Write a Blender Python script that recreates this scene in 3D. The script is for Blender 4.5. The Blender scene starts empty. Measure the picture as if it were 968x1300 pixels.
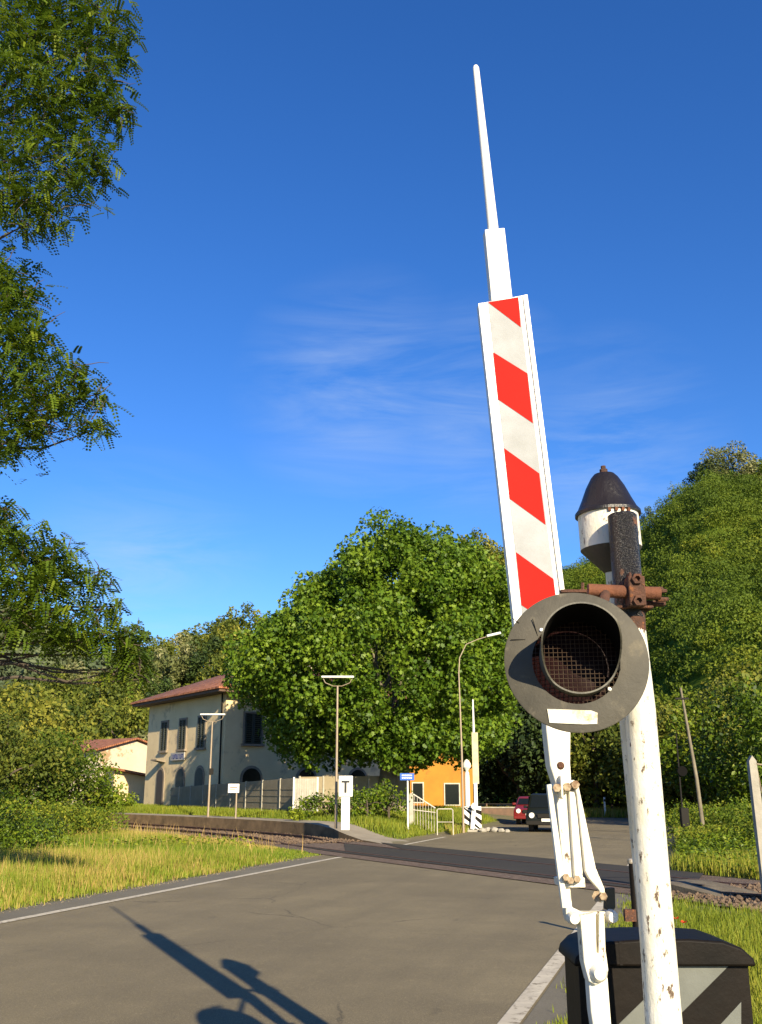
import bpy, bmesh, math, random
import numpy as np
from mathutils import Vector, Matrix
random.seed(7); RNG = np.random.default_rng(11)
C = bpy.context.scene.collection
sc = bpy.context.scene
R_ = math.radians
# ------------------------------------------------------------------ camera
EYE = 1.6; FPX = 1230.0; TH = math.atan(353/1230.0)
cam = bpy.data.cameras.new('camera'); camo = bpy.data.objects.new('camera', cam); C.objects.link(camo)
camo.location = (0, 0, EYE); camo.rotation_euler = (R_(90)+TH, 0, 0)
cam.sensor_fit = 'VERTICAL'; cam.sensor_height = 24; cam.lens = 24*FPX/1300; cam.clip_end = 6000; cam.clip_start = .05
sc.camera = camo
# ------------------------------------------------------------------ sky and sun
SUN_EL = R_(23.5); SUN_AZ = math.atan2(.371, -.928)           # azimuth from +Y towards +X
w = bpy.data.worlds.new('World'); sc.world = w; w.use_nodes = True
nt = w.node_tree; N = nt.nodes; L = nt.links; N.clear()
out = N.new('ShaderNodeOutputWorld'); bg = N.new('ShaderNodeBackground'); bg.inputs[1].default_value = .060
sky = N.new('ShaderNodeTexSky'); sky.sky_type = 'NISHITA'; sky.sun_disc = False
sky.sun_elevation = SUN_EL; sky.sun_rotation = SUN_AZ
sky.air_density = 1.0; sky.dust_density = 0.25; sky.ozone_density = 4.0; sky.altitude = 200
hs = N.new('ShaderNodeHueSaturation'); hs.inputs['Saturation'].default_value = 1.22; hs.inputs['Value'].default_value = 1.25; hs.inputs['Hue'].default_value = .508
tc = N.new('ShaderNodeTexCoord')
mp = N.new('ShaderNodeMapping'); mp.inputs['Rotation'].default_value = (0, R_(24), 0); mp.inputs['Scale'].default_value = (2.2, 2.2, 13)
nz = N.new('ShaderNodeTexNoise'); nz.inputs['Scale'].default_value = 1.6; nz.inputs['Detail'].default_value = 9; nz.inputs['Roughness'].default_value = .62; nz.inputs['Distortion'].default_value = .6
cr = N.new('ShaderNodeValToRGB'); cr.color_ramp.elements[0].position = .42; cr.color_ramp.elements[1].position = .76
L.new(tc.outputs['Generated'], mp.inputs[0]); L.new(mp.outputs[0], nz.inputs[0]); L.new(nz.outputs[0], cr.inputs[0])
def sky_patch(direction, r):                                      # wisps of cirrus live in a few places of the sky dome
    d = N.new('ShaderNodeVectorMath'); d.operation = 'DISTANCE'; d.inputs[1].default_value = Vector(direction).normalized()
    n = N.new('ShaderNodeVectorMath'); n.operation = 'NORMALIZE'
    L.new(tc.outputs['Generated'], n.inputs[0]); L.new(n.outputs[0], d.inputs[0])
    m = N.new('ShaderNodeMapRange'); m.inputs[1].default_value = r; m.inputs[2].default_value = r*.15; m.inputs[3].default_value = 0; m.inputs[4].default_value = 1
    L.new(d.outputs['Value'], m.inputs[0]); return m
acc = None
for d_, r_ in (((-.02, 1, .42), .14), ((.10, 1, .40), .13), ((.25, 1, .36), .13), ((-.25, 1, .225), .13)):
    m = sky_patch(d_, r_)
    if acc is None: acc = m.outputs[0]
    else:
        mx = N.new('ShaderNodeMath'); mx.operation = 'MAXIMUM'; L.new(acc, mx.inputs[0]); L.new(m.outputs[0], mx.inputs[1]); acc = mx.outputs[0]
ml = N.new('ShaderNodeMath'); ml.operation = 'MULTIPLY'; L.new(acc, ml.inputs[0]); L.new(cr.outputs[0], ml.inputs[1])
m2 = N.new('ShaderNodeMath'); m2.operation = 'MULTIPLY'; m2.inputs[1].default_value = .42; L.new(ml.outputs[0], m2.inputs[0])
mix = N.new('ShaderNodeMix'); mix.data_type = 'RGBA'; mix.inputs[7].default_value = (5.2, 6.2, 7.6, 1)
tn = N.new('ShaderNodeMix'); tn.data_type = 'RGBA'; tn.blend_type = 'MULTIPLY'; tn.inputs[0].default_value = 1; tn.inputs[7].default_value = (1.0, 1.13, 1.30, 1)
L.new(sky.outputs[0], hs.inputs['Color']); L.new(hs.outputs[0], tn.inputs[6]); L.new(tn.outputs[2], mix.inputs[6]); L.new(m2.outputs[0], mix.inputs[0])
L.new(mix.outputs[2], bg.inputs[0]); L.new(bg.outputs[0], out.inputs[0])
sun = bpy.data.lights.new('sun', 'SUN'); suno = bpy.data.objects.new('sun', sun); C.objects.link(suno)
sun.energy = 5.0; sun.angle = R_(.5); sun.color = (1, .86, .62)
sd = Vector((math.sin(SUN_AZ)*math.cos(SUN_EL), math.cos(SUN_AZ)*math.cos(SUN_EL), math.sin(SUN_EL)))
suno.rotation_euler = sd.to_track_quat('Z', 'Y').to_euler(); suno.location = sd*100
sc.view_settings.view_transform = 'Standard'; sc.view_settings.look = 'None'; sc.view_settings.gamma = 1
sc.view_settings.exposure = 1.0
# ------------------------------------------------------------------ helpers
def ray(x, y):
    v = 650-y; c, s = math.cos(TH), math.sin(TH)
    return Vector((x-484, FPX*c-v*s, FPX*s+v*c))
def at(x, y, d):                      # point seen at photo position x, y at a ground distance d
    r = ray(x, y); t = d/r.y; return Vector((r.x*t, d, EYE+r.z*t))
def gx(x, d): return (x-484)/1285*d    # lateral position near eye level
def tag(o, label=None, cat=None, group=None, kind=None):
    if label: o['label'] = label
    if cat: o['category'] = cat
    if group: o['group'] = group
    if kind: o['kind'] = kind
    return o
def thing(name, label, cat, loc=(0, 0, 0), rz=0, group=None):
    o = bpy.data.objects.new(name, None); C.objects.link(o); o.empty_display_size = .2
    o.location = loc; o.rotation_euler = (0, 0, rz); return tag(o, label, cat, group)
def copy_tree(o, parent=None):
    c = o.copy(); C.objects.link(c)
    if parent: c.parent = parent
    for ch in list(o.children): copy_tree(ch, c)
    return c
class MB:
    def __init__(s): s.v = []; s.f = []; s.m = []; s.sm = []
    def add(s, vs, fs, mi=0, smooth=False):
        b = len(s.v); s.v += [tuple(v) for v in vs]
        for f in fs: s.f.append(tuple(i+b for i in f)); s.m.append(mi); s.sm.append(smooth)
        return s
    def box(s, c, size, rz=0, M=None, mi=0):
        x, y, z = [a/2 for a in size]
        vs = [Vector((i*x, j*y, k*z)) for k in (-1, 1) for i, j in ((-1, -1), (1, -1), (1, 1), (-1, 1))]
        m = Matrix.Translation(Vector(c)) @ (M if M is not None else Matrix.Rotation(rz, 4, 'Z'))
        return s.add([m @ v for v in vs], [(3, 2, 1, 0), (4, 5, 6, 7), (0, 1, 5, 4), (1, 2, 6, 5), (2, 3, 7, 6), (3, 0, 4, 7)], mi)
    def tube(s, p0, p1, r0, r1=None, n=12, mi=0, caps=True):
        return s.path([p0, p1], [r0, r0 if r1 is None else r1], n, mi, caps)
    def path(s, pts, rs, n=8, mi=0, caps=True):
        pts = [Vector(p) for p in pts]; vs = []; up = None
        for i, p in enumerate(pts):
            d = (pts[min(i+1, len(pts)-1)]-pts[max(i-1, 0)]).normalized()
            if up is None: up = Vector((0, 0, 1)) if abs(d.z) < .9 else Vector((1, 0, 0))
            a = d.cross(up).normalized(); b = a.cross(d).normalized(); up = b
            for k in range(n):
                t = 2*math.pi*k/n; vs.append(p+(a*math.cos(t)+b*math.sin(t))*rs[i])
        fs = []
        for i in range(len(pts)-1):
            for k in range(n):
                fs.append((i*n+k, i*n+(k+1) % n, (i+1)*n+(k+1) % n, (i+1)*n+k))
        s.add(vs, fs, mi, True)
        if caps:
            b = len(s.v)-len(vs)
            s.f.append(tuple(b+k for k in range(n))[::-1]); s.m.append(mi); s.sm.append(False)
            s.f.append(tuple(b+(len(pts)-1)*n+k for k in range(n))); s.m.append(mi); s.sm.append(False)
        return s
    def lathe(s, prof, M=None, n=24, mi=0):
        M = M or Matrix(); vs = []
        for r, z in prof:
            for k in range(n): vs.append(M @ Vector((r*math.cos(2*math.pi*k/n), r*math.sin(2*math.pi*k/n), z)))
        fs = [(i*n+k, i*n+(k+1) % n, (i+1)*n+(k+1) % n, (i+1)*n+k) for i in range(len(prof)-1) for k in range(n)]
        return s.add(vs, fs, mi, True)
    def prism(s, poly, depth, M=None, mi=0):        # polygon in local XZ, extruded along +Y
        M = M or Matrix(); n = len(poly)
        vs = [M @ Vector((a, 0, b)) for a, b in poly]+[M @ Vector((a, depth, b)) for a, b in poly]
        fs = [tuple(range(n)), tuple(range(2*n-1, n-1, -1))]+[(k, (k+1) % n, n+(k+1) % n, n+k)[::-1] for k in range(n)]
        return s.add(vs, fs, mi)
    def build(s, name, mats, parent=None, bevel=0, smooth=False):
        me = bpy.data.meshes.new(name); me.from_pydata(s.v, [], s.f); me.update()
        for m in (mats if isinstance(mats, (list, tuple)) else [mats]): me.materials.append(m)
        bm = bmesh.new(); bm.from_mesh(me)
        for f, mi, sm in zip(bm.faces, s.m, s.sm): f.material_index = mi; f.smooth = sm or smooth
        bmesh.ops.recalc_face_normals(bm, faces=bm.faces)
        bm.to_mesh(me); bm.free(); me.set_sharp_from_angle(angle=R_(38))
        o = bpy.data.objects.new(name, me); C.objects.link(o)
        if parent: o.parent = parent
        if bevel:
            b = o.modifiers.new('bevel', 'BEVEL'); b.width = bevel; b.segments = 2; b.limit_method = 'ANGLE'; b.angle_limit = R_(35)
        return o
def np_mesh(name, V, K, tint, mat, parent=None, smooth=False):
    """V (n,3) vertices in faces of K corners each, with a per-face tint"""
    nf = len(V)//K; me = bpy.data.meshes.new(name)
    me.vertices.add(len(V)); me.vertices.foreach_set('co', np.ascontiguousarray(V, dtype=np.float32).ravel())
    me.loops.add(nf*K); me.loops.foreach_set('vertex_index', np.arange(nf*K, dtype=np.int32))
    me.polygons.add(nf); me.polygons.foreach_set('loop_start', np.arange(0, nf*K, K, dtype=np.int32))
    me.update(calc_edges=True)
    a = me.attributes.new('tint', 'FLOAT', 'FACE'); a.data.foreach_set('value', np.asarray(tint, dtype=np.float32))
    me.materials.append(mat); o = bpy.data.objects.new(name, me); C.objects.link(o)
    if parent: o.parent = parent
    return o
def snoise(x, y, f=1., seed=0):
    r = np.random.default_rng(seed); o = 0
    for k in range(7):
        a, b, p = r.normal(size=3); o = o+np.sin((a*x+b*y)*f+p*6)/(1+.15*k)
    return o/3.2
LEAF_MAPLE = np.array([(0, -.5), (.34, -.34), (.22, -.1), (.52, .1), (.2, .16), (0, .55), (-.2, .16), (-.52, .1), (-.22, -.1), (-.34, -.34)])
LEAF_OVAL = np.array([(0, -.5), (.26, -.12), (.22, .2), (0, .5), (-.22, .2), (-.26, -.12)])
LEAF_QUAD = np.array([(0, -.55), (.36, .02), (0, .55), (-.36, -.02)])
LEAF_CLUMP = np.array([(0, -.5), (.3, -.38), (.24, -.1), (.55, .04), (.2, .2), (.12, .52), (-.14, .22), (-.5, .3), (-.3, -.04), (-.46, -.3)])
def cards(cen, nor, size, shape, rng=RNG, fold=.18):
    n = len(cen); K = len(shape); nor = nor/np.linalg.norm(nor, axis=1, keepdims=True)
    t = rng.normal(size=(n, 3)); t -= (t*nor).sum(1, keepdims=True)*nor; t /= np.linalg.norm(t, axis=1, keepdims=True)
    b = np.cross(nor, t); sz = np.asarray(size).reshape(-1, 1, 1)
    P = t[:, None, :]*shape[None, :, :1]+b[:, None, :]*shape[None, :, 1:]+nor[:, None, :]*(np.abs(shape[None, :, :1])*fold)
    return (cen[:, None, :]+P*sz).reshape(-1, 3)
def shell(rng, n, c, r, lo=.55, up=.25):
    d = rng.normal(size=(n, 3)); d /= np.linalg.norm(d, axis=1, keepdims=True)
    rr = lo+(1-lo)*rng.random((n, 1))**.5
    p = np.asarray(c)+d*rr*np.asarray(r)
    nn = d+rng.normal(size=(n, 3))*.95; nn[:, 2] += up
    return p, nn
# ------------------------------------------------------------------ materials
def mat(name, col, rough=.7, metal=0, var=None, vscale=4, bump=0, bscale=30, spots=None, spot_scale=9, spot_at=.62, spot_w=.04, spot_rough=.9, coords='Object', stretch=None, spec=None):
    m = bpy.data.materials.new(name); m.use_nodes = True; n = m.node_tree.nodes; l = m.node_tree.links
    p = n['Principled BSDF']; p.inputs['Roughness'].default_value = rough; p.inputs['Metallic'].default_value = metal
    if spec is not None: p.inputs['Specular IOR Level'].default_value = spec
    tc = n.new('ShaderNodeTexCoord'); src = tc.outputs[coords]
    if stretch:
        mpn = n.new('ShaderNodeMapping'); mpn.inputs['Scale'].default_value = stretch; l.new(src, mpn.inputs[0]); src = mpn.outputs[0]
    colout = None
    def noise(scale, detail=6, rg=.6):
        q = n.new('ShaderNodeTexNoise'); q.inputs['Scale'].default_value = scale; q.inputs['Detail'].default_value = detail; q.inputs['Roughness'].default_value = rg
        l.new(src, q.inputs[0]); return q.outputs[0]
    def mixc(fac, a, b):
        q = n.new('ShaderNodeMix'); q.data_type = 'RGBA'; l.new(fac, q.inputs[0])
        for i, c in ((6, a), (7, b)):
            if isinstance(c, tuple): q.inputs[i].default_value = (*c[:3], 1)
            else: l.new(c, q.inputs[i])
        return q.outputs[2]
    def ramp(fac, a, b):
        q = n.new('ShaderNodeMapRange'); q.inputs[1].default_value = a; q.inputs[2].default_value = b; l.new(fac, q.inputs[0]); return q.outputs[0]
    colout = col
    if var: colout = mixc(ramp(noise(vscale), .32, .68), col, var)
    if spots:
        f = ramp(noise(spot_scale, 10, .68), spot_at-spot_w, spot_at+spot_w); colout = mixc(f, colout, spots)
        rr = n.new('ShaderNodeMapRange'); rr.inputs[3].default_value = rough; rr.inputs[4].default_value = spot_rough; l.new(f, rr.inputs[0]); l.new(rr.outputs[0], p.inputs['Roughness'])
    if isinstance(colout, tuple): p.inputs['Base Color'].default_value = (*colout[:3], 1)
    else: l.new(colout, p.inputs['Base Color'])
    if bump:
        bn = n.new('ShaderNodeBump'); bn.inputs['Strength'].default_value = bump; bn.inputs['Distance'].default_value = .02
        l.new(noise(bscale, 8, .65), bn.inputs['Height']); l.new(bn.outputs[0], p.inputs['Normal'])
    m['k'] = 1; return m
def leaf_mat(name, dark, mid, light, trans=.28, rough=.55, objvar=.12):
    m = bpy.data.materials.new(name); m.use_nodes = True; n = m.node_tree.nodes; l = m.node_tree.links
    p = n['Principled BSDF']; p.inputs['Roughness'].default_value = rough; p.inputs['Specular IOR Level'].default_value = .25
    a = n.new('ShaderNodeAttribute'); a.attribute_name = 'tint'
    oi = n.new('ShaderNodeObjectInfo'); ad = n.new('ShaderNodeMath'); ad.operation = 'MULTIPLY_ADD'; ad.inputs[1].default_value = objvar*2; ad.inputs[2].default_value = -objvar
    l.new(oi.outputs['Random'], ad.inputs[0]); s = n.new('ShaderNodeMath'); s.operation = 'ADD'; l.new(a.outputs['Fac'], s.inputs[0]); l.new(ad.outputs[0], s.inputs[1])
    r = n.new('ShaderNodeValToRGB'); e = r.color_ramp.elements; e[0].position = 0; e[0].color = (*dark, 1); e[1].position = 1; e[1].color = (*light, 1)
    k = e.new(.5); k.color = (*mid, 1); l.new(s.outputs[0], r.inputs[0]); l.new(r.outputs[0], p.inputs['Base Color'])
    t = n.new('ShaderNodeBsdfTranslucent'); l.new(r.outputs[0], t.inputs[0]); mx = n.new('ShaderNodeMixShader'); mx.inputs[0].default_value = trans
    l.new(p.outputs[0], mx.inputs[1]); l.new(t.outputs[0], mx.inputs[2]); l.new(mx.outputs[0], n['Material Output'].inputs[0]); return m
M = {}
M['white'] = mat('white_paint', (.80, .77, .68), .42, var=(.70, .66, .54), vscale=5, bump=.06, bscale=60, spots=(.22, .12, .05), spot_scale=26, spot_at=.74, spot_w=.03)
M['white_worn'] = mat('worn_white_paint', (.80, .77, .68), .5, var=(.62, .57, .42), vscale=7, bump=.25, bscale=70, spots=(.10, .065, .04), spot_scale=38, spot_at=.60, spot_w=.03, stretch=(1, 1, .45))
M['white_clean'] = mat('clean_white_paint', (.82, .80, .74), .4, var=(.76, .73, .64), vscale=3, bump=.05)
M['reflective'] = mat('grey_reflective_sheet', (.37, .38, .39), .8, spec=.08, var=(.28, .285, .28), vscale=5, bump=.1, bscale=90)
M['red'] = mat('red_reflective_sheet', (.60, .016, .011), .8, spec=.08, var=(.44, .014, .01), vscale=3.5, bump=.06, bscale=80)
M['rust'] = mat('rusty_iron', (.11, .042, .020), .85, var=(.05, .026, .017), vscale=14, bump=.7, bscale=60, spots=(.24, .085, .025), spot_scale=30, spot_at=.6)
M['orange_rust'] = mat('orange_rusty_pipe', (.16, .055, .022), .85, var=(.10, .036, .017), vscale=12, bump=.5, bscale=50, spots=(.06, .035, .02), spot_scale=22, spot_at=.66)
M['black_rust'] = mat('black_paint_with_rust', (.008, .007, .006), .28, var=(.014, .011, .009), vscale=8, bump=.8, bscale=70, spots=(.20, .08, .035), spot_scale=11, spot_at=.64, spot_w=.05, spot_rough=.8)
M['roof_metal'] = mat('dark_rusty_sheet', (.008, .007, .006), .35, var=(.015, .011, .009), vscale=6, bump=.35, bscale=40, spots=(.15, .06, .03), spot_scale=9, spot_at=.61, spot_w=.04, stretch=(1, 1, .35))
M['disc'] = mat('grey_painted_backboard', (.078, .070, .052), .65, spec=.3, var=(.045, .041, .031), vscale=5, bump=.2, bscale=25, spots=(.16, .14, .10), spot_scale=11, spot_at=.66, spot_w=.08)
M['hood_out'] = mat('dark_visor_metal', (.075, .07, .055), .6, var=(.12, .11, .08), vscale=12, bump=.3)
M['black'] = mat('matt_black', (.006, .0055, .005), .85, spec=.08)
M['nut'] = mat('dirty_painted_nut', (.42, .34, .22), .7, var=(.16, .08, .035), vscale=60, bump=.3)
M['weathered_board'] = mat('weathered_board', (.17, .14, .09), .9, var=(.09, .07, .045), vscale=5, bump=.5)
M['lens'] = mat('dark_red_lens', (.012, .003, .003), .5, spec=.1)
M['hood_in'] = mat('black_visor_lining', (.005, .0045, .004), .7, spec=.1)
M['wire'] = mat('rusty_wire_mesh', (.09, .065, .045), .7, spec=.1, var=(.04, .022, .015), vscale=20)
M['label'] = mat('weathered_white_plate', (.68, .66, .55), .6, var=(.50, .46, .34), vscale=16, bump=.3, bscale=60, spots=(.33, .27, .12), spot_scale=20, spot_at=.6, spot_w=.07)
M['cab_black'] = mat('black_cabinet_paint', (.006, .005, .004), .5, spec=.12, var=(.011, .008, .006), vscale=5, bump=.12, bscale=18)
M['cab_white'] = mat('grey_white_stripe', (.13, .137, .12), .7, var=(.10, .105, .09), vscale=7, bump=.1)
M['bolt'] = mat('bolt_steel', (.55, .52, .44), .4, metal=.3, var=(.3, .2, .1), vscale=40)
M['concrete'] = mat('concrete', (.36, .33, .27), .85, var=(.25, .23, .18), vscale=5, bump=.4, bscale=40)
M['old_conc'] = mat('mossy_platform_wall', (.24, .155, .075), .95, var=(.10, .065, .03), vscale=2.2, bump=.8, bscale=12)
M['path'] = mat('gritty_path', (.32, .275, .20), .95, var=(.24, .20, .14), vscale=1.4, bump=.5, bscale=14)
M['rail'] = mat('rusty_rail', (.12, .06, .035), .7, var=(.07, .038, .025), vscale=8, bump=.3)
M['railtop'] = mat('worn_rail_head', (.26, .22, .18), .35, metal=.7)
M['sleeper'] = mat('old_sleeper', (.09, .065, .045), .9, var=(.05, .037, .027), vscale=6, bump=.5)
M['ballast'] = mat('rusty_ballast', (.15, .095, .06), .95, var=(.07, .045, .03), vscale=5, bump=1, bscale=22, spots=(.30, .25, .19), spot_scale=24, spot_at=.6)
M['stone'] = mat('ballast_stone', (.17, .115, .07), .9, var=(.085, .055, .035), vscale=3, bump=.3)
M['plaster'] = mat('cream_plaster', (.78, .61, .34), .9, var=(.68, .52, .28), vscale=.7, bump=.2, bscale=9, spots=(.37, .29, .19), spot_scale=1.1, spot_at=.63, spot_w=.08)
M['plaster2'] = mat('patched_cream_plaster', (.60, .52, .38), .9, var=(.50, .42, .29), vscale=.6, bump=.2, spots=(.34, .23, .12), spot_scale=.45, spot_at=.56, spot_w=.02)
M['orange'] = mat('orange_plaster', (.46, .20, .018), .85, var=(.38, .155, .014), spots=(.30, .12, .02), spot_scale=.8, vscale=1, bump=.1)
M['stone_trim'] = mat('stone_trim', (.27, .22, .16), .85, var=(.2, .16, .11), vscale=4)
M['shutter'] = mat('dark_green_shutter', (.045, .05, .035), .6, var=(.03, .035, .025), vscale=8)
M['glass'] = mat('dark_window_glass', (.008, .010, .009), .15, spec=.3)
M['door'] = mat('dark_wood_door', (.05, .035, .025), .6)
M['soffit'] = mat('brown_eaves', (.12, .07, .045), .8)
M['iron'] = mat('dark_iron', (.018, .016, .013), .7, spec=.15)
M['galv'] = mat('galvanised_post', (.33, .27, .19), .5, metal=.2, var=(.30, .22, .14), vscale=5)
M['lamp_white'] = mat('lamp_cover', (.72, .72, .66), .4)
M['fence'] = mat('grey_fence_panel', (.31, .255, .16), .85, var=(.23, .185, .11), vscale=1.5, bump=.1)
M['fence_post'] = mat('pale_fence_post', (.42, .39, .31), .8, var=(.32, .29, .22), vscale=4)
M['blue'] = mat('blue_sign', (.02, .10, .42), .4)
M['navy'] = mat('navy_lettering', (.02, .03, .16), .5)
M['signwhite'] = mat('sign_white', (.78, .77, .70), .45, var=(.7, .68, .6), vscale=6)
M['signblack'] = mat('sign_black', (.015, .015, .015), .5)
M['car'] = mat('dark_green_car_paint', (.010, .012, .010), .4, spec=.25)
M['carred'] = mat('red_car_paint', (.16, .012, .010), .4)
M['tyre'] = mat('tyre_rubber', (.015, .015, .015), .85)
M['headlamp'] = mat('headlamp_glass', (.85, .82, .68), .15)
M['brick'] = mat('old_brick_wall', (.16, .095, .06), .9, var=(.09, .06, .04), vscale=3, bump=.6)
M['bark'] = mat('bark', (.10, .075, .05), .95, var=(.055, .042, .03), vscale=5, bump=.9, bscale=18, stretch=(1, 1, .3))
M['bark_plane'] = mat('plane_bark', (.22, .19, .13), .9, var=(.12, .10, .065), vscale=3, bump=.4)
M['yellow'] = mat('faded_yellow_panel', (.48, .38, .18), .6, var=(.55, .47, .3), vscale=3)
M['rail_paint'] = mat('old_cream_rail_paint', (.55, .51, .43), .6, var=(.42, .36, .28), vscale=6)
M['poppy'] = mat('poppy_red', (.65, .05, .01), .6)
M['leaf_plane'] = leaf_mat('plane_leaf', (.024, .056, .004), (.080, .148, .009), (.19, .27, .02), .28, .5)
M['leaf_locust'] = leaf_mat('locust_leaf', (.032, .060, .006), (.095, .155, .010), (.22, .26, .02), .4)
M['leaf_wood'] = leaf_mat('woodland_leaf', (.036, .060, .008), (.120, .145, .016), (.28, .26, .035), .25, .65, .2)
M['leaf_hill'] = leaf_mat('hill_leaf', (.042, .080, .007), (.112, .160, .011), (.30, .29, .025), .3, .7, .12)
M['leaf_blossom'] = leaf_mat('flowering_leaf', (.06, .08, .02), (.15, .16, .05), (.34, .32, .16), .2, .65, .1)
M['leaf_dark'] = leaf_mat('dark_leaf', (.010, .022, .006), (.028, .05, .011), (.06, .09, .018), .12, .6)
M['leaf_bush'] = leaf_mat('bush_leaf', (.028, .056, .005), (.105, .165, .009), (.26, .30, .02), .28, .5)
M['leaf_far'] = leaf_mat('far_hill_leaf', (.05, .075, .035), (.085, .11, .05), (.13, .15, .07), .1, .8)  # haze of distance put into the paler, greyer leaf colours
M['grass'] = leaf_mat('meadow_grass', (.085, .15, .010), (.22, .27, .02), (.50, .33, .11), .3, .6)
M['grass_green'] = leaf_mat('fresh_grass', (.08, .13, .010), (.20, .24, .018), (.38, .33, .05), .3, .6)

def ground_mat():
    m = mat('meadow_soil', (.075, .085, .022), .95, var=(.15, .13, .045), vscale=.35, bump=.6, bscale=6, spots=(.17, .12, .06), spot_scale=1.3, spot_at=.62, spot_w=.08); return m
M['ground'] = ground_mat()
M['hillsoil'] = mat('wooded_slope', (.07, .105, .009), .95, spec=.05, var=(.10, .14, .013), vscale=.2, bump=.6, bscale=2)
M['yard'] = mat('yard_soil', (.10, .105, .03), .95, var=(.20, .16, .08), vscale=.5, bump=.6, bscale=6)
def asphalt(name, a, b, streak=.5):
    m = bpy.data.materials.new(name); m.use_nodes = True; n = m.node_tree.nodes; l = m.node_tree.links; p = n['Principled BSDF']
    tc = n.new('ShaderNodeTexCoord')
    def nz(scale, st=(1, 1, 1), det=8, rg=.6):
        ro = n.new('ShaderNodeMapping'); ro.inputs['Rotation'].default_value = (0, 0, R_(17)); l.new(tc.outputs['Object'], ro.inputs[0])
        mp = n.new('ShaderNodeMapping'); mp.inputs['Scale'].default_value = st; l.new(ro.outputs[0], mp.inputs[0])
        q = n.new('ShaderNodeTexNoise'); q.inputs['Scale'].default_value = scale; q.inputs['Detail'].default_value = det; q.inputs['Roughness'].default_value = rg; l.new(mp.outputs[0], q.inputs[0]); return q.outputs[0]
    def mr(f, lo, hi, a0=0, a1=1):
        q = n.new('ShaderNodeMapRange'); q.inputs[1].default_value = lo; q.inputs[2].default_value = hi; q.inputs[3].default_value = a0; q.inputs[4].default_value = a1; l.new(f, q.inputs[0]); return q.outputs[0]
    def mx(f, a, b):
        q = n.new('ShaderNodeMix'); q.data_type = 'RGBA'; l.new(f, q.inputs[0])
        for i, c in ((6, a), (7, b)):
            if isinstance(c, tuple): q.inputs[i].default_value = (*c, 1)
            else: l.new(c, q.inputs[i])
        return q.outputs[2]
    c = mx(mr(nz(.9), .35, .65), a, b)
    c = mx(mr(nz(1.6, (1, .06, 1)), .42, .72, 0, streak), c, tuple(x*.62 for x in a))     # lengthwise wheel streaks
    c = mx(mr(nz(.35, det=3), .45, .6, 0, .6), c, tuple(x*.74 for x in a))
    c = mx(mr(nz(38, det=5, rg=.75), .46, .66, 0, .45), c, tuple(x*.55 for x in a))
    c = mx(mr(nz(2.2, (1, .5, 1), 4), .66, .72, 0, .5), c, tuple(x*.5 for x in a))
    c = mx(mr(nz(5, det=8, rg=.7), .56, .72, 0, .35), c, tuple(x*1.35 for x in b))
    vo = n.new('ShaderNodeTexVoronoi'); vo.feature = 'DISTANCE_TO_EDGE'; vo.inputs['Scale'].default_value = .33
    wob = n.new('ShaderNodeTexNoise'); wob.inputs['Scale'].default_value = 1.3; wob.inputs['Detail'].default_value = 7; l.new(tc.outputs['Object'], wob.inputs[0])
    va = n.new('ShaderNodeMix'); va.data_type = 'VECTOR'; va.inputs[0].default_value = .28; l.new(tc.outputs['Object'], va.inputs[4]); l.new(wob.outputs['Color'], va.inputs[5]); l.new(va.outputs[1], vo.inputs['Vector'])
    crk = mr(vo.outputs['Distance'], .0015, .004, .75, 0); msk = mr(nz(.5, det=2), .5, .56); mm = n.new('ShaderNodeMath'); mm.operation = 'MULTIPLY'; l.new(crk, mm.inputs[0]); l.new(msk, mm.inputs[1]); c = mx(mm.outputs[0], c, tuple(x*.35 for x in a))
    c = mx(mr(nz(150, det=2), .55, .75, 0, .7), c, tuple(min(1, x*2.4) for x in b))         # aggregate grains
    c = mx(mr(nz(110, det=2), .58, .7, 0, .6), c, tuple(x*.4 for x in a))
    l.new(c, p.inputs['Base Color']); p.inputs['Roughness'].default_value = .88
    bn = n.new('ShaderNodeBump'); bn.inputs['Strength'].default_value = .5; bn.inputs['Distance'].default_value = .006; l.new(nz(120, det=3), bn.inputs['Height']); l.new(bn.outputs[0], p.inputs['Normal'])
    return m
M['asphalt'] = asphalt('road_asphalt', (.162, .130, .070), (.205, .165, .088))
M['asphalt_new'] = asphalt('crossing_asphalt', (.022, .018, .012), (.034, .028, .018), .3)
M['shoulder'] = asphalt('shoulder_asphalt', (.17, .15, .105), (.125, .11, .075), .2)
M['line'] = mat('worn_road_line', (.58, .52, .39), .8, var=(.42, .37, .28), vscale=4, spots=(.16, .13, .085), spot_scale=12, spot_at=.60, spot_w=.07)
def tile_mat():
    m = bpy.data.materials.new('terracotta_tiles'); m.use_nodes = True; n = m.node_tree.nodes; l = m.node_tree.links; p = n['Principled BSDF']; p.inputs['Roughness'].default_value = .85
    tc = n.new('ShaderNodeTexCoord'); v = n.new('ShaderNodeTexVoronoi'); v.inputs['Scale'].default_value = 4.5; l.new(tc.outputs['Object'], v.inputs[0])
    r = n.new('ShaderNodeValToRGB'); e = r.color_ramp.elements; e[0].color = (.20, .062, .025, 1); e[1].color = (.42, .17, .075, 1); l.new(v.outputs['Color'], r.inputs[0]); l.new(r.outputs[0], p.inputs['Base Color'])
    wv = n.new('ShaderNodeTexWave'); wv.inputs['Scale'].default_value = 3.2; l.new(tc.outputs['Object'], wv.inputs[0]); b = n.new('ShaderNodeBump'); b.inputs['Strength'].default_value = .8; b.inputs['Distance'].default_value = .05
    l.new(wv.outputs[0], b.inputs['Height']); l.new(b.outputs[0], p.inputs['Normal']); return m
M['tile'] = tile_mat()
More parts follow.
